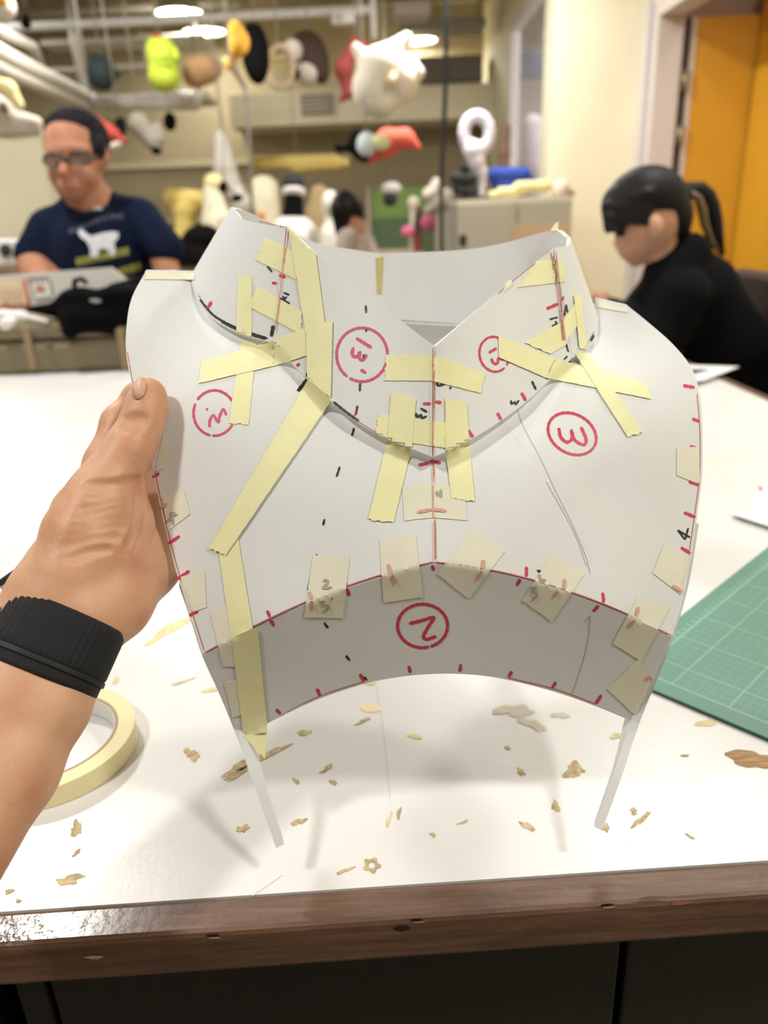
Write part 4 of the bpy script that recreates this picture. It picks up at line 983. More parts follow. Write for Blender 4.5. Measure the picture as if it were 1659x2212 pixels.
# ---- far person with long dark hair and a pale knit top
C_ = Plane(4.6)
fp = thing('person', 'far person with long dark hair in a pale beige knit top', 'person', (C_.at(770, 600).x, 4.6, 0))
sdf('body', [C_.e(738, 458, 24, 30, 26), C_.c(745, 480, 14, 765, 505, 18), C_.c(765, 505, 36, 780, 640, 50), C_.c(780, 640, 46, 780, 860, 36), C_.c(740, 540, 14, 700, 600, 10)], .014, .03, M_face2, fp)
sdf('knit_top', [C_.c(768, 505, 34, 785, 600, 52, 0, 0), C_.c(785, 600, 52, 788, 720, 54), C_.c(750, 515, 22, 735, 590, 18, -.1, -.12)], .014, .03, mat('beige_knit', (.50, .42, .36), .9, noise=.3, nscale=40, stretch=(1, 1, .1)), fp)
sdf('hair', [C_.e(746, 446, 30, 34, 30, 10, .02), C_.c(735, 450, 22, 742, 495, 20, -.05, -.03), C_.c(765, 450, 20, 778, 520, 16, .02, .02)], .012, .02, M_bh, fp)

# ================================================================== things on the table behind
OL = Plane(2.215)
case = thing('tool_case', 'olive hard case lying on the white table before the person in navy', 'case', OL.at(120, 800))
M_olive = mat('olive_plastic', (.20, .165, .095), .6, noise=.15, nscale=8)
zc0, zc1 = TABLE_Z + .001, OL.at(150, 690).z
xl, xr = OL.at(-120, 760).x, OL.at(330, 760).x
box('case_body', (xl, 2.215, zc0), (xr, 2.39, zc0 + (zc1 - zc0) * .62), M_olive, case, .022)
box('case_lid', (xl, 2.218, zc0 + (zc1 - zc0) * .63), (xr, 2.39, zc1), M_olive, case, .022)
for xx in (54, 255): pbox('case_strap', xx, 705, xx + 16, 800, 2.208, .012, mat('tan_strap', (.30, .21, .12), .7), case, .003)
pbox('case_latch', 98, 738, 110, 756, 2.209, .012, mat('dull_latch', (.14, .12, .08), .5), case, .003)
# leaning board with stickers
LB = thing('sticker_board', 'thin grey board with red and black stickers leaning behind the case', 'board', PY(100, 680, 2.43))
q = [PY(-120, 604, 2.42), PY(240, 578, 2.42), PY(335, 655, 2.395), PY(-120, 690, 2.395)]
bk_ = Vector((0, .012, 0))
lbo = hexa('board', [q[3], q[2], q[2] + bk_, q[3] + bk_, q[0], q[1], q[1] + bk_, q[0] + bk_], mat('grey_board', (.50, .47, .44), .5), LB)
LBV = bvh_of(lbo)
patch('sticker', [(-30, 606), (62, 602), (66, 664), (-30, 670)], LBV, mat('beige_sticker', (.62, .48, .32), .6), LB, .002, torn=(0, 0), dflt=2.3, thick=0)
patch('sticker', [(56, 603), (110, 598), (118, 645), (72, 652)], LBV, mat('pale_sticker', (.62, .60, .58), .6), LB, .002, torn=(0, 0), dflt=2.3, thick=0)
M_rs = mat('red_sticker_ink', (.45, .10, .07), .6); M_bs = mat('black_sticker_ink', (.08, .07, .07), .6)
for l in ([(50, 602), (64, 662)], [(-30, 664), (64, 658)], [(12, 652), (16, 664)], [(78, 622), (92, 628)], [(84, 615), (80, 630)], [(90, 616), (96, 630)]): stroke('sticker_print', l, 6, LBV, M_rs, LB, .004, 4, dflt=2.3)
for l in ([(60, 602), (106, 600)], [(60, 602), (76, 646)], [(106, 600), (114, 640)], [(66, 604), (70, 614)], [(76, 604), (78, 613)], [(86, 603), (88, 612)], [(96, 603), (98, 611)], [(78, 646), (112, 642)]): stroke('sticker_print', l, 3, LBV, M_bs, LB, .004, 4, dflt=2.3)
for x in (4, 16, 28, 40): stroke('sticker_print', [(x, 622), (x + 4, 652)], 3, LBV, mat('brown_sticker_ink', (.36, .24, .14), .6), LB, .004, 4, dflt=2.3)
# black bag
S1 = Plane(2.27)
bg = thing('black_bag', 'crumpled black cloth bag lying on top of the olive case', 'bag', S1.at(200, 700))
sdf('bag_cloth', [S1.e(175, 655, 52, 32, 50, 8), S1.e(250, 652, 70, 30, 56, 10), S1.c(160, 690, 26, 150, 715, 16, -.05, -.075), S1.c(160, 690, 30, 240, 685, 34, -.045, -.03), S1.c(60, 668, 6, 140, 670, 20, -.03, -.02), S1.c(240, 685, 36, 320, 665, 40, -.02, 0), S1.c(250, 630, 18, 320, 612, 18, .02, .04)],
    .006, .02, mat('black_cloth', (.002, .002, .0025), .9, spec=.08, bump=.4, bscale=30), bg)
tube('bag_handle', [S1.at(160, 620, .0), S1.at(162, 606, .0), S1.at(176, 602, .0), S1.at(188, 612, .0)], .008, M_black, bg)
sdf('bag_buckle', [S1.e(206, 650, 14, 4, 6, -4, -.092)], .004, .005, mat('grey_buckle', (.25, .25, .26), .4), bg)
# crumpled white paper on the case
S2 = Plane(2.25)
cp = thing('crumpled_paper', 'crumpled white paper on the left end of the olive case', 'paper', S2.at(50, 690))
sdf('sheet', [S2.c(5, 680, 12, 50, 685, 12, 0, 0), S2.c(40, 680, 8, 102, 694, 4, 0, -.03), S2.e(15, 700, 18, 12, 20, 20, -.03)], .004, .01, mat('white_paper', (.72, .70, .68), .7), cp)
# notebook by the person in black
nb_ = thing('notebook', 'open white notebook with a dark block on the table before the person in black', 'notebook', T(1480, 795))
hexa('pages', [T(1370, 835, .001), T(1520, 822, .001), T(1598, 792, .001), T(1390, 785, .001), T(1370, 835, .012), T(1520, 822, .012), T(1598, 792, .012), T(1390, 785, .012)], mat('bright_page', (.85, .84, .86), .5), nb_, .003)
hexa('dark_block', [T(1370, 818, .012), T(1482, 812, .012), T(1535, 797, .012), T(1390, 796, .012), T(1370, 818, .014), T(1482, 812, .014), T(1535, 797, .014), T(1390, 796, .014)], mat('dark_grey_print', (.06, .055, .06), .6), nb_)
ph = thing('black_gadget', 'small dark gadget lying by the hand of the person in black', 'gadget', T(1300, 742))
hexa('gadget_body', [T(1262, 760, .001), T(1330, 760, .001), T(1330, 742, .001), T(1272, 742, .001), T(1262, 760, .03), T(1330, 760, .03), T(1330, 742, .03), T(1272, 742, .03)], M_black, ph, .006)
# flat foam off-cut at the right
oc = thing('foam_offcut', 'flat white foam off-cut with a red mark lying beyond the cutting mat', 'foam piece', T(1640, 1090))
o4 = [(1583, 1112), (1659, 1030), (1740, 965), (1800, 1180), (1700, 1150)]
ocp = mesh('offcut_sheet', [T(x, y, .002) for x, y in o4] + [T(x, y, .006) for x, y in o4], [(4, 3, 2, 1, 0), (5, 6, 7, 8, 9)] + [(i, (i + 1) % 5, 5 + (i + 1) % 5, 5 + i) for i in range(5)], M_foam, oc)
OCB = bvh_of(ocp)
stroke('red_tick', [(1640, 1050), (1645, 1060)], 7, OCB, M_red, oc, .0006, 3, dflt=.9)
patch('tape_strip', [(1600, 1098), (1617, 1078), (1627, 1092), (1612, 1110)], OCB, M_tapeB, oc, .0005, torn=(0, 0), dflt=.9)

# ================================================================== workshop background
def cordup(Y, x, y, parent, r=.004):
    p = PY(x, y, Y); tube('hanging_cord', [p, (p.x, p.y, CH - .001)], r, M_grey, parent, 6)
def prop(name, label, cat, Y, parts, cord=None, k=.03, h=None, group=None, base=None):
    Q = Plane(Y)
    t = thing(name, label, cat, (0, 0, 0), group); obs = []
    for pn, fn, m_ in parts:
        pr_ = fn(Q); o = sdf(pn, pr_, h or .004 * Y ** .6, k, m_, t); obs.append(o)
        if base is not None:
            for v in o.data.vertices: v.co.z = max(v.co.z, base)
    V = np.array([v.co[:] for v in obs[0].data.vertices]); lo, hi = V.min(0), V.max(0)
    t.location = ((lo[0] + hi[0]) / 2, (lo[1] + hi[1]) / 2, lo[2])
    for c in t.children: c.matrix_parent_inverse = Matrix.Translation(-t.location)
    if cord: cordup(Y, cord[0], cord[1], t)
    return t
mm = lambda n, c, r=.8, **kw: mat(n, c, r, **kw)
M_lime = mm('lime_felt', (.50, .62, .05)); M_redf2 = mm('red_felt', (.34, .035, .025)); M_teal = mm('dark_teal_foam', (.02, .035, .035)); M_tan = mm('tan_foam', (.52, .30, .15))
M_or = mm('orange_plush', (.75, .36, .03)); M_bk = mm('black_fur', (.003, .0025, .0025), spec=.1); M_wf = mm('white_fur', (.62, .56, .48)); M_bf = mm('brown_fur', (.05, .025, .015)); M_maroon = mm('maroon_cloth', (.20, .025, .02))
M_skull = mm('cream_white_foam', (.80, .74, .62)); M_pale = mm('pale_yellow_foam', (.76, .66, .34)); M_yel = mm('yellow_foam', (.68, .52, .16)); M_crm = mm('cream_foam', (.74, .68, .50)); M_gfur = mm('grey_fur', (.28, .25, .20)); M_dg = mm('dark_grey_felt', (.04, .04, .042), spec=.2)
M_coral = mm('coral_felt', (.75, .13, .09)); M_sky = mm('pale_blue_felt', (.60, .68, .70)); M_pk = mm('pink_felt', (.62, .14, .26)); M_blu = mm('blue_cloth', (.02, .06, .35)); M_lav = mm('lavender_white_foam', (.72, .68, .78)); M_gb = mm('grey_beige_foam', (.55, .48, .40)); M_plas = mat('clear_plastic_bag', (.62, .58, .52), .15, alpha=.75)

# heads and figures hanging from the ceiling
prop('frog_head', 'lime green rounded costume head with a red crest hanging under a lamp', 'costume head', 5.4, [('head', lambda Q: [Q.e(352, 122, 34, 38, 34), Q.e(354, 165, 34, 30, 34), Q.e(332, 105, 16, 22, 18)], M_lime), ('crest', lambda Q: [Q.e(338, 80, 12, 10, 10, 15)], M_redf2), ('cheek', lambda Q: [Q.e(380, 118, 8, 16, 12, 10, -.1)], M_lime), ('mouth', lambda Q: [Q.c(333, 128, 3, 360, 126, 3, -.13, -.13)], mm('dark_olive_felt', (.12, .16, .02)))], (340, 75))
prop('dark_ball', 'dark teal round costume head hanging left of the green one', 'costume head', 5.6, [('head', lambda Q: [Q.e(217, 158, 32, 34, 32), Q.c(240, 160, 10, 262, 158, 4)], M_teal)], (217, 128))
prop('tan_head', 'tan rounded foam head hanging right of the green one', 'costume head', 5.7, [('head', lambda Q: [Q.e(438, 150, 42, 28, 34, 5), Q.e(420, 168, 26, 18, 26)], M_tan)], (440, 125))
prop('orange_plush', 'small orange plush figure hanging below the white pipe', 'plush', 4.6, [('body', lambda Q: [Q.e(515, 92, 24, 30, 20), Q.e(508, 62, 14, 18, 14), Q.c(505, 118, 12, 495, 145, 8)], M_or), ('tail', lambda Q: [Q.c(505, 145, 9, 530, 190, 6)], mm('brown_plush', (.35, .2, .1)))], (508, 46))
prop('black_round_head', 'large black furry disc-shaped head behind the orange plush', 'costume head', 5.2, [('head', lambda Q: [Q.e(552, 115, 30, 66, 34, 5)], M_bk)], (550, 52))
prop('furry_bust', 'brown and white furry animal head hanging behind the middle of the room', 'costume head', 5.8, [('mane', lambda Q: [Q.e(665, 115, 40, 46, 34, 20), Q.e(690, 140, 22, 40, 26, 10)], M_bf), ('muzzle', lambda Q: [Q.e(632, 110, 22, 22, 26, 0, -.1), Q.e(660, 160, 26, 20, 26, 0, -.12)], M_wf), ('nose', lambda Q: [Q.e(638, 158, 10, 14, 10, 20, -.24)], M_bk)], (665, 72))
prop('hoop', 'pale tan hoop hanging left of the brown and white head', 'hoop', 5.45, [('ring', lambda Q: [Q.c(585 + 30 * math.cos(a) * .9 + 20, 145 + 45 * math.sin(a), 4, 605 + 27 * math.cos(a + .5), 145 + 45 * math.sin(a + .5), 4) for a in [i * .5 for i in range(13)]], mm('pale_tan', (.55, .42, .28)))], (600, 100))
prop('maroon_sleeve', 'long dark red cloth sleeve hanging behind the white animal head', 'cloth', 5.2, [('cloth', lambda Q: [Q.c(765, 95, 12, 742, 150, 18), Q.c(742, 150, 18, 752, 200, 10), Q.c(752, 200, 9, 735, 218, 5), Q.c(765, 92, 10, 785, 100, 12)], M_maroon)], (770, 85))
prop('foam_animal_head', 'plain cream white foam animal head with a round eye hole, hanging', 'costume head', 4.4, [('head', lambda Q: [Q.e(828, 155, 56, 50, 56, -15), Q.e(858, 178, 42, 40, 48), Q.e(806, 190, 46, 46, 50), Q.e(818, 228, 36, 24, 36), Q.c(788, 128, 18, 769, 104, 11), Q.c(846, 116, 26, 878, 84, 14), Q.c(878, 142, 22, 900, 158, 17), Q.c(850, 205, 26, 880, 196, 18)], M_skull), ('eye_lining', lambda Q: [Q.e(846, 168, 14, 22, 8, -15, -.122)], mm('peach_foam', (.62, .40, .20))), ('eye', lambda Q: [Q.e(848, 170, 8, 14, 6, -15, -.135)], M_skull), ('eye_slit', lambda Q: [Q.e(843, 174, 3, 7, 4, -15, -.150)], M_dg), ('nostril', lambda Q: [Q.e(800, 222, 5, 7, 5, 20, -.13)], M_gb)], (830, 90), .022)
prop('toucan_head', 'toucan head with black feathers and a large coral red beak, hanging', 'costume head', 4.6, [('feathers', lambda Q: [Q.e(775, 310, 22, 32, 26, 10), Q.c(760, 318, 9, 732, 322, 5), Q.c(732, 322, 5, 727, 314, 5), Q.e(785, 330, 16, 22, 20, 30)], M_bk), ('face', lambda Q: [Q.e(792, 312, 22, 26, 24, 0, -.06)], M_sky), ('cheek', lambda Q: [Q.e(820, 308, 24, 18, 18, 0, -.08)], mm('pale_lime_felt', (.66, .66, .36))), ('beak', lambda Q: [Q.c(835, 300, 22, 875, 300, 19), Q.c(875, 300, 19, 903, 318, 7), Q.c(793, 346, 9, 850, 326, 9)], M_coral)], (790, 280))
prop('white_plush', 'white plush with an orange patch at the very top left corner', 'plush', 4.3, [('body', lambda Q: [Q.e(5, 15, 28, 30, 26), Q.e(0, 30, 20, 16, 20)], M_wf), ('patch', lambda Q: [Q.e(0, -2, 16, 14, 14, 0, -.05)], M_or)], (5, -15))
prop('black_cone_lamp', 'small black hanging cone below the ceiling at the left', 'fixture', 5.4, [('cone', lambda Q: [Q.c(55, 30, 4, 56, 50, 12)], M_bk)], (55, 20))
prop('grey_horse_head', 'grey furry long-snouted head hanging below the platform', 'costume head', 5.4, [('head', lambda Q: [Q.c(300, 268, 24, 330, 305, 16), Q.c(330, 305, 16, 342, 325, 9), Q.e(345, 285, 8, 26, 10, 20)], M_gfur), ('nose', lambda Q: [Q.e(338, 326, 12, 8, 10, 0, -.03)], M_bk)], (300, 245))
prop('red_cloth_head', 'dark red cloth head hanging behind the person in navy', 'costume head', 5.0, [('head', lambda Q: [Q.c(195, 262, 18, 240, 290, 16), Q.c(240, 290, 14, 268, 306, 7)], M_redf2), ('beard', lambda Q: [Q.e(250, 315, 24, 8, 12, 25)], M_wf)], (200, 245))
prop('black_mask', 'small black mask hanging beside the dark red cloth head', 'mask', 5.2, [('mask', lambda Q: [Q.e(258, 278, 14, 26, 12, -10)], M_bk)], (256, 252))
prop('black_box_speaker', 'small black boxy form hanging beside the grey snouted head', 'fixture', 5.8, [('body', lambda Q: [Q.e(367, 263, 14, 20, 14)], M_bk)], (366, 246))
# left: cream screen with a bird head resting on it
scr = thing('cream_screen', 'pale cream free-standing screen at the left edge behind the person in navy', 'screen', (PY(20, 400, 4.3).x, 4.3, 0))
p0, p1 = PY(-260, 302, 4.3), PY(86, 292, 4.3)
box('panel', (p0.x, 4.3, .02), (p1.x, 4.34, p1.z), M_cream, scr, .004)
box('post', (p1.x, 4.29, 0), (p1.x + .05, 4.35, p1.z + .02), M_crm, scr, .004)
prop('bird_head', 'pale grey foam bird head with a yellow rim resting on the cream screen', 'costume head', 4.3, [('head', lambda Q: [Q.e(0, 240, 36, 34, 40), Q.c(20, 258, 24, 78, 266, 14), Q.c(0, 280, 16, 70, 282, 10)], M_gb), ('rim', lambda Q: [Q.c(-10, 178, 14, 20, 190, 13), Q.c(20, 190, 13, 42, 225, 10)], M_pale), ('eye', lambda Q: [Q.e(8, 232, 10, 14, 8, 20, -.11)], mm('dark_eye', (.1, .07, .06)))], None, base=p1.z + .001)
bx_ = thing('grey_appliance', 'pale grey box with a dark dial on the bench at the left edge', 'appliance', PY(10, 580, 3.4))
pbox('body', -80, 520, 48, 575, 3.4, .25, M_white, bx_, .01); sdf('dial', [Plane(3.39).e(12, 540, 14, 14, 6)], .008, .01, M_dg, bx_)
bs = thing('side_bench', 'brown topped bench at the left edge carrying a pale grey box', 'bench', (PY(-40, 580, 3.5).x, 3.5, 0))
pz = PY(0, 575.5, 3.4).z
ba, bb_ = PY(-400, 580, 3.5).x, PY(70, 580, 3.5).x
box('bench_top', (ba, 3.3, pz - .05), (bb_, 3.75, pz), mm('brown_bench', (.25, .16, .09)), bs, .004)
for x in (ba + .02, bb_ - .06): box('leg', (x, 3.34, 0), (x + .04, 3.38, pz - .05), M_grey, bs)

# ceiling pipes, trays and frames
def pipe(name, label, cat, pts, r, material, n=10):
    o = tube(name, pts, r, material, None, n); tag(o, label, cat); return o
pipe('white_pipe', 'long white pipe running across under the ceiling', 'pipe', [PY(-150, 68, 6.0), PY(806, 20, 6.0)], .028, M_white)
pipe('hanger_pipe', 'white upright pipe joining the long pipe above the white foam head', 'pipe', [PY(803, -60, 6.0), PY(806, 20, 6.0), PY(808, 85, 6.0)], .022, M_white)
pipe('back_pipe', 'thin beige pipe high across the back of the ceiling', 'pipe', [PY(40, 30, 7.46), PY(520, 5, 7.46)], .03, M_steel)
pipe('cable_tray', 'slanting steel cable tray at the upper left', 'tray', [PY(-60, 85, 4.2), PY(195, 215, 6.1)], .05, M_steel)
pipe('cable_tray', 'second slanting steel rail under the upper left tray', 'tray', [PY(-60, 118, 4.2), PY(195, 236, 6.1)], .04, M_steel)
pipe('upper_rail', 'short slanting steel rail above the cable trays at the left', 'rail', [PY(0, 68, 4.6), PY(70, 100, 5.2), PY(92, 158, 5.4)], .03, M_steel)
pipe('hanger_rod', 'steel hanger rod holding the platform at the upper left', 'rod', [PY(148, -20, 6.1), PY(160, 90, 6.1), PY(186, 205, 6.1)], .028, M_steel)
pb = thing('hanging_platform', 'hanging steel platform strip with plastic wrap at the upper left', 'platform', PY(320, 230, 6.1))
pbox('deck', 185, 200, 440, 216, 6.1, .5, M_steel, pb, .005); sdf('plastic_wrap', [Plane(6.05).c(200, 222, 12, 420, 222, 15), Plane(6.05).e(400, 216, 40, 14, 20)], .02, .04, M_plas, pb)
for xx in (195, 430): cordup(6.15, xx, 205, pb, .012)
for i, (a, b, c, d, Y, lb) in enumerate(((85, 78, 440, 92, 7.0, 'wide beige duct under the long white pipe'), (100, 140, 330, 152, 7.4, 'beige duct behind the dark round head'), (480, 120, 640, 132, 7.5, 'yellowish duct behind the orange plush'), (880, 40, 1050, 62, 7.2, 'grey duct at the upper right of the ceiling'), (850, 0, 930, 30, 6.4, 'pale box duct above the white foam head'))):
    t_ = thing('ceiling_duct', lb, 'duct', PY((a + c) / 2, d, Y)); pbox('duct_body', a, b, c, d, Y, .3, (M_steel, M_steel, M_pale, M_grey, M_gb)[i], t_, .01); cordup(Y + .15, a + 15, b + 2, t_, .008); cordup(Y + .15, c - 15, b + 2, t_, .008)
jb = thing('junction_box', 'small white junction box on the long white pipe', 'box', PY(745, 40, 5.95)); pbox('box_body', 716, 22, 766, 50, 5.93, .1, M_white, jb, .006); pbox('cover', 722, 28, 740, 46, 5.925, .008, M_gb, jb)
vt = thing('vent_grille', 'grey slatted vent grille in the cream bulkhead', 'vent', PY(683, 245, 7.61)); pbox('vent_frame', 650, 203, 718, 247, 7.60, .03, M_grey, vt)
for yy in (209, 218, 227, 236): pbox('vent_slat', 655, yy, 713, yy + 5, 7.585, .02, M_gb, vt)
pipe('black_cable', 'thick black cable hanging down right of the white foam head', 'cable', [PY(966, -40, 4.0), PY(962, 200, 4.0), PY(953, 400, 4.0), PY(955, 620, 4.0)], .011, M_dg)
pipe('grey_cable', 'thin grey cord hanging down left of the middle', 'cord', [Vector((PY(490, 60, 4.2).x, 4.2, CH - .001)), PY(490, 60, 4.2), PY(492, 110, 4.2), PY(530, 190, 4.2), PY(540, 330, 4.2), PY(548, 520, 4.2)], .007, M_grey)

# back bench with figures on it
pz2 = PY(700, 560, 5.2).z
bb2 = thing('back_bench', 'long cluttered workbench across the back of the room', 'bench', (-.9, 5.6, 0))
box('bench_top', (-2.6, 5.05, pz2 - .04), (.35, 6.2, pz2), mm('bench_wood', (.36, .28, .18)), bb2, .004)
for x in (-2.5, -1.1, .25):
    for y in (5.1, 6.1): box('leg', (x, y, 0), (x + .05, y + .05, pz2 - .04), M_grey, bb2)
prop('mannequin', 'mannequin bust with a black neck and a grey head with a white band', 'mannequin', 5.3, [('neck', lambda Q: [Q.c(634, 425, 20, 634, 470, 22), Q.c(634, 478, 26, 634, 500, 44)], M_bk), ('head', lambda Q: [Q.e(634, 396, 24, 22, 26)], M_dg), ('head_band', lambda Q: [Q.e(635, 416, 26, 12, 28)], M_white), ('bust', lambda Q: [Q.c(635, 520, 55, 640, 570, 50)], mm('white_bust', (.70, .66, .62)))], base=pz2 + .0005)
prop('foam_horn', 'tall curved cream and pale yellow foam horn at the back', 'foam form', 5.48, [('horn', lambda Q: [Q.c(458, 415, 20, 470, 480, 32), Q.c(470, 480, 32, 490, 570, 36)], M_crm), ('tip', lambda Q: [Q.e(462, 395, 22, 20, 20)], M_pale)], base=pz2 + .0005)
prop('foam_noodle', 'long tan yellow foam form hanging across the back wall', 'foam form', 6.6, [('form', lambda Q: [Q.c(555, 352, 13, 720, 350, 16), Q.c(640, 362, 12, 745, 352, 10), Q.c(545, 350, 8, 570, 352, 12)], M_yel)], (640, 345))
prop('yellow_lump', 'rounded yellow foam lumps between the navy shirt and the cream horn', 'foam form', 5.7, [('lump', lambda Q: [Q.c(370, 425, 18, 440, 432, 20), Q.e(400, 455, 30, 18, 24), Q.c(400, 470, 20, 400, 570, 30)], M_yel)], base=pz2 + .0005)
prop('black_duffel', 'black duffel heap beside the cream foam horn', 'bag', 5.13, [('heap', lambda Q: [Q.e(435, 515, 42, 28, 30, 10), Q.e(400, 545, 40, 26, 30), Q.c(430, 560, 40, 430, 640, 40), ], M_bk)], base=pz2 + .0005)
prop('plastic_bundle', 'crumpled clear plastic bundle hanging above the cream horn', 'plastic bag', 5.6, [('bag', lambda Q: [Q.c(478, 300, 16, 485, 360, 26), Q.e(490, 385, 26, 24, 22), Q.c(500, 400, 20, 520, 440, 24)], M_plas)], (478, 292))
prop('black_gloves', 'pair of small black shapes hung on the plastic bundle', 'gloves', 5.3, [('left_glove', lambda Q: [Q.e(482, 404, 10, 14, 10, -15)], M_bk), ('right_glove', lambda Q: [Q.e(512, 428, 14, 8, 10, 15)], M_bk), ('string', lambda Q: [Q.c(482, 395, 2, 512, 424, 2), Q.c(482, 392, 2, 484, 300, 2)], M_dg)], (484, 300), .01)
prop('cream_pillow', 'cream padded form standing left of the mannequin', 'foam form', 5.8, [('form', lambda Q: [Q.e(570, 405, 32, 24, 24), Q.c(570, 430, 34, 575, 560, 38)], M_crm)], base=pz2 + .0005)
prop('orange_ball', 'tiny orange ball near the cord at the back', 'ball', 5.2, [('ball', lambda Q: [Q.e(566, 462, 7, 7, 7), Q.c(566, 468, 3, 566, 560, 3)], mm('orange_ball_felt', (.75, .25, .08)))], base=pz2 + .0005)
prop('cardboard_figure', 'tan cardboard form standing right of the mannequin', 'foam form', 5.9, [('form', lambda Q: [Q.c(690, 420, 20, 685, 470, 26), Q.c(685, 470, 28, 690, 560, 34)], mm('cardboard_tan', (.42, .30, .16)))], base=pz2 + .0005)
prop('white_foam_head', 'plain white foam head behind the far person with dark hair', 'foam head', 5.1, [('head', lambda Q: [Q.e(714, 438, 20, 26, 22, 5), Q.c(712, 462, 12, 714, 510, 16), Q.c(714, 510, 24, 714, 580, 30)], mm('white_foam_head', (.70, .66, .58)))], base=pz2 + .0005)
gbd = thing('green_board', 'green board standing against the back wall', 'board', PY(870, 560, 7.0))
pbox('board', 805, 405, 938, 470, 7.0, .03, mm('green_board', (.22, .34, .09)), gbd, .004); pbox('lower_board', 805, 470, 938, 800, 7.0, .03, mm('dull_green_board', (.12, .18, .09)), gbd, .004); pbox('frame_post', 800, 402, 806, 800, 6.99, .05, M_gb, gbd)
prop('capped_head', 'white cap over a dark dome hanging before the green board', 'costume head', 6.2, [('dome', lambda Q: [Q.e(843, 430, 16, 15, 16)], M_dg), ('cap', lambda Q: [Q.e(845, 408, 22, 13, 20)], M_white)], (845, 397))
fl = prop('flamingo_figure', 'pink figure with a dark red stem before the green board', 'figure', 5.6, [('stem', lambda Q: [Q.c(903, 500, 7, 900, 575, 8)], M_maroon), ('body', lambda Q: [Q.e(932, 480, 26, 18, 20, 15), Q.e(882, 500, 16, 12, 14)], M_pk), ('tail', lambda Q: [Q.e(950, 474, 14, 9, 12, 20, -.02)], M_wf), ('neck', lambda Q: [Q.c(900, 500, 8, 905, 455, 8)], M_bf)], base=pz2 + .0005)
prop('grey_plush', 'heap of grey and white plush left of the grey cabinet top', 'plush', 5.4, [('white_part', lambda Q: [Q.e(928, 418, 18, 14, 16, 20), Q.e(942, 400, 12, 16, 14)], M_wf), ('grey_part', lambda Q: [Q.e(960, 430, 20, 24, 20, -30), Q.c(945, 440, 16, 925, 455, 10), Q.c(955, 440, 14, 960, 570, 20)], M_gfur), ], None, base=pz2 + .0005)
prop('pale_plush', 'pale greenish plush head above the pink figure', 'plush', 5.7, [('head', lambda Q: [Q.e(893, 437, 13, 13, 13), Q.c(893, 445, 8, 893, 560, 10)], M_gb)], base=pz2 + .0005)

# grey cabinet with clutter
KY = 4.55
gc = thing('grey_cabinet', 'tall grey metal cabinet standing before the cream pillar', 'cabinet', (PY(1110, 430, KY).x, KY + .2, 0))
M_gc = mat('grey_green_metal', (.46, .43, .34), .5)
ca, cbx = PY(985, 480, KY).x, PY(1236, 480, KY).x; ct = PY(1110, 428, KY).z; cmx = PY(1118, 480, KY).x
box('body', (ca, KY + .02, .05), (cbx, KY + .45, ct), M_gc, gc, .006)
box('door', (ca + .005, KY, .08), (cmx - .003, KY + .02, ct - .02), M_gc, gc, .004); box('door', (cmx + .003, KY, .08), (cbx - .005, KY + .02, ct - .02), M_gc, gc, .004)
box('side_post', (ca - .035, KY + .02, 0), (ca - .002, KY + .06, ct - .005), M_grey, gc, .003)
pbox('paper_label', 1108, 484, 1228, 530, KY - .004, .003, mm('tan_paper', (.58, .42, .26)), gc); pbox('sticker', 992, 508, 1008, 532, KY - .004, .003, M_dg, gc)
for x in (ca + .03, cbx - .07): box('foot', (x, KY + .06, 0), (x + .04, KY + .1, .05), M_black, gc)
def ringpts(Q, cx, cy, rx, ry, r, n=14): return [Q.c(cx + rx * math.cos(2 * math.pi * i / n), cy + ry * math.sin(2 * math.pi * i / n), r, cx + rx * math.cos(2 * math.pi * (i + 1) / n), cy + ry * math.sin(2 * math.pi * (i + 1) / n), r) for i in range(n)]
prop('foam_ring_form', 'tall lavender white foam ring form standing on the grey cabinet', 'foam form', KY + .15, [('ring', lambda Q: ringpts(Q, 1030, 288, 28, 38, 11) + [Q.c(1022, 325, 22, 1030, 350, 17), Q.c(1030, 350, 16, 1040, 372, 11), Q.c(1042, 370, 10, 1040, 418, 8)], M_lav)], None, .02, .008, base=ct + .0005)
prop('black_cylinder', 'black cylinder of equipment standing on the grey cabinet', 'equipment', KY + .1, [('cylinder', lambda Q: [Q.c(1003, 362, 10, 1005, 415, 12)], M_black), ('body', lambda Q: [Q.c(985, 385, 14, 1020, 385, 12), Q.c(990, 410, 12, 1022, 412, 12)], M_dg)], None, .015, .007, base=ct + .0005)
prop('blue_cloth', 'folded bright blue cloth on the grey cabinet under the window', 'cloth', KY + .3, [('cloth', lambda Q: [Q.c(1068, 378, 15, 1130, 376, 15), Q.c(1070, 392, 12, 1145, 386, 10), Q.c(1080, 405, 14, 1130, 405, 14)], M_blu)], None, .02, .007, base=ct + .0005)
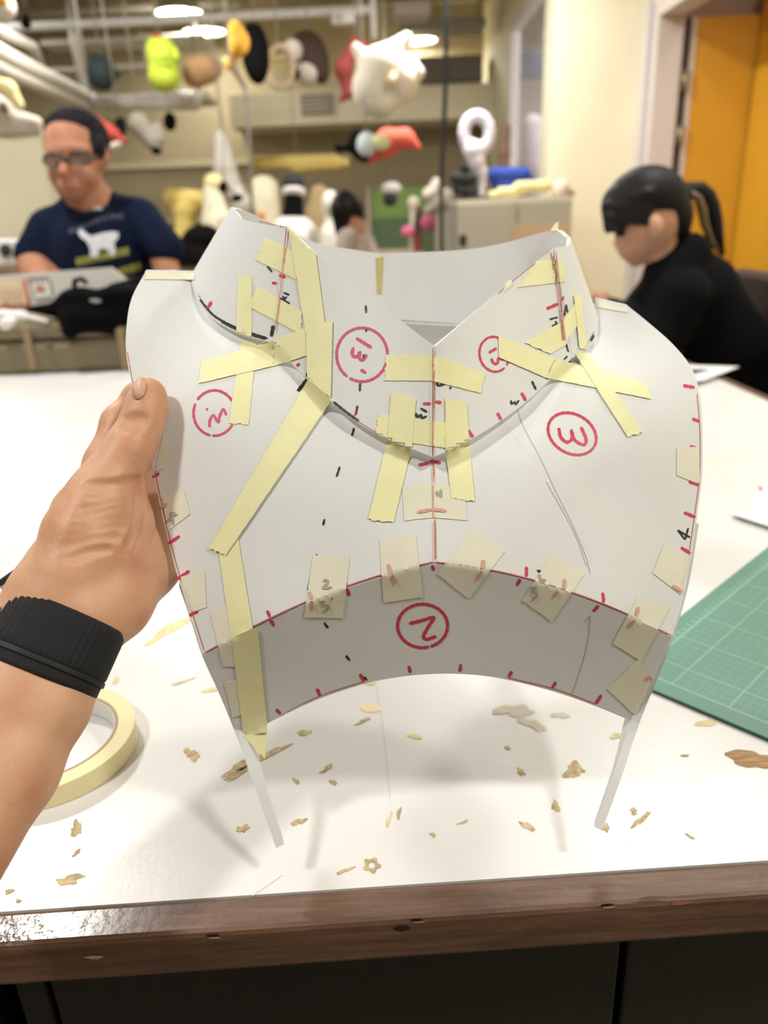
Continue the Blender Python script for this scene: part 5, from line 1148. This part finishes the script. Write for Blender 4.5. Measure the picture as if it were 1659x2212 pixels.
prop('yellow_offcuts', 'pale yellow foam off-cuts heaped on the grey cabinet', 'foam pieces', KY + .12, [('offcuts', lambda Q: [Q.c(1080, 415, 10, 1130, 412, 10), Q.c(1120, 404, 12, 1180, 402, 13), Q.c(1060, 420, 7, 1110, 424, 6)], M_pale)], None, .012, .007, base=ct + .0005)
prop('pinkish_lump', 'pinkish white lump at the right end of the grey cabinet top', 'foam piece', KY + .12, [('lump', lambda Q: [Q.e(1212, 406, 18, 18, 16), Q.e(1203, 418, 10, 10, 12), ], mm('pinkish_foam', (.74, .62, .52))), ('brown_end', lambda Q: [Q.e(1232, 418, 10, 10, 10)], mm('brownish_foam', (.42, .28, .2)))], None, .015, .007, base=ct + .0005)
prop('brown_fur_roll', 'tall brown fur roll standing beside the window frame', 'fur roll', 5.5, [('roll', lambda Q: [Q.c(1094, 275, 10, 1088, 330, 13), Q.c(1088, 330, 13, 1082, 880, 14)], mm('brown_fur_roll', (.16, .09, .06)))], None, .02, .01, base=.0005)
# through the window: next room
prop('grey_drape', 'grey cloth draped on a stand in the next room behind the window', 'cloth', 7.2, [('cloth', lambda Q: [Q.c(1150, 270, 22, 1150, 360, 26), Q.c(1180, 300, 18, 1190, 420, 20), Q.c(1150, 360, 26, 1150, 800, 30)], mm('lilac_grey_cloth', (.34, .30, .36)))], None, .03, base=.0005)
prop('white_roll', 'white paper roll leaning in the next room behind the window', 'roll', 6.9, [('roll', lambda Q: [Q.c(1190, 235, 16, 1176, 300, 18), Q.c(1176, 300, 16, 1195, 800, 16)], M_lav)], None, .02, base=.0005)
dp = thing('wall_screen', 'dark glossy screen hanging in the next room behind the window', 'screen', PY(1165, 165, 7.6)); pbox('panel', 1118, 108, 1212, 168, 7.6, .04, mat('dark_screen', (.10, .11, .15), .2), dp); cordup(7.62, 1165, 110, dp)
prop('blue_tub', 'blue tub in the next room behind the window', 'tub', 6.7, [('tub', lambda Q: [Q.c(1195, 385, 14, 1195, 800, 16)], mm('dusty_blue', (.16, .22, .42)))], None, .02, base=.0005)
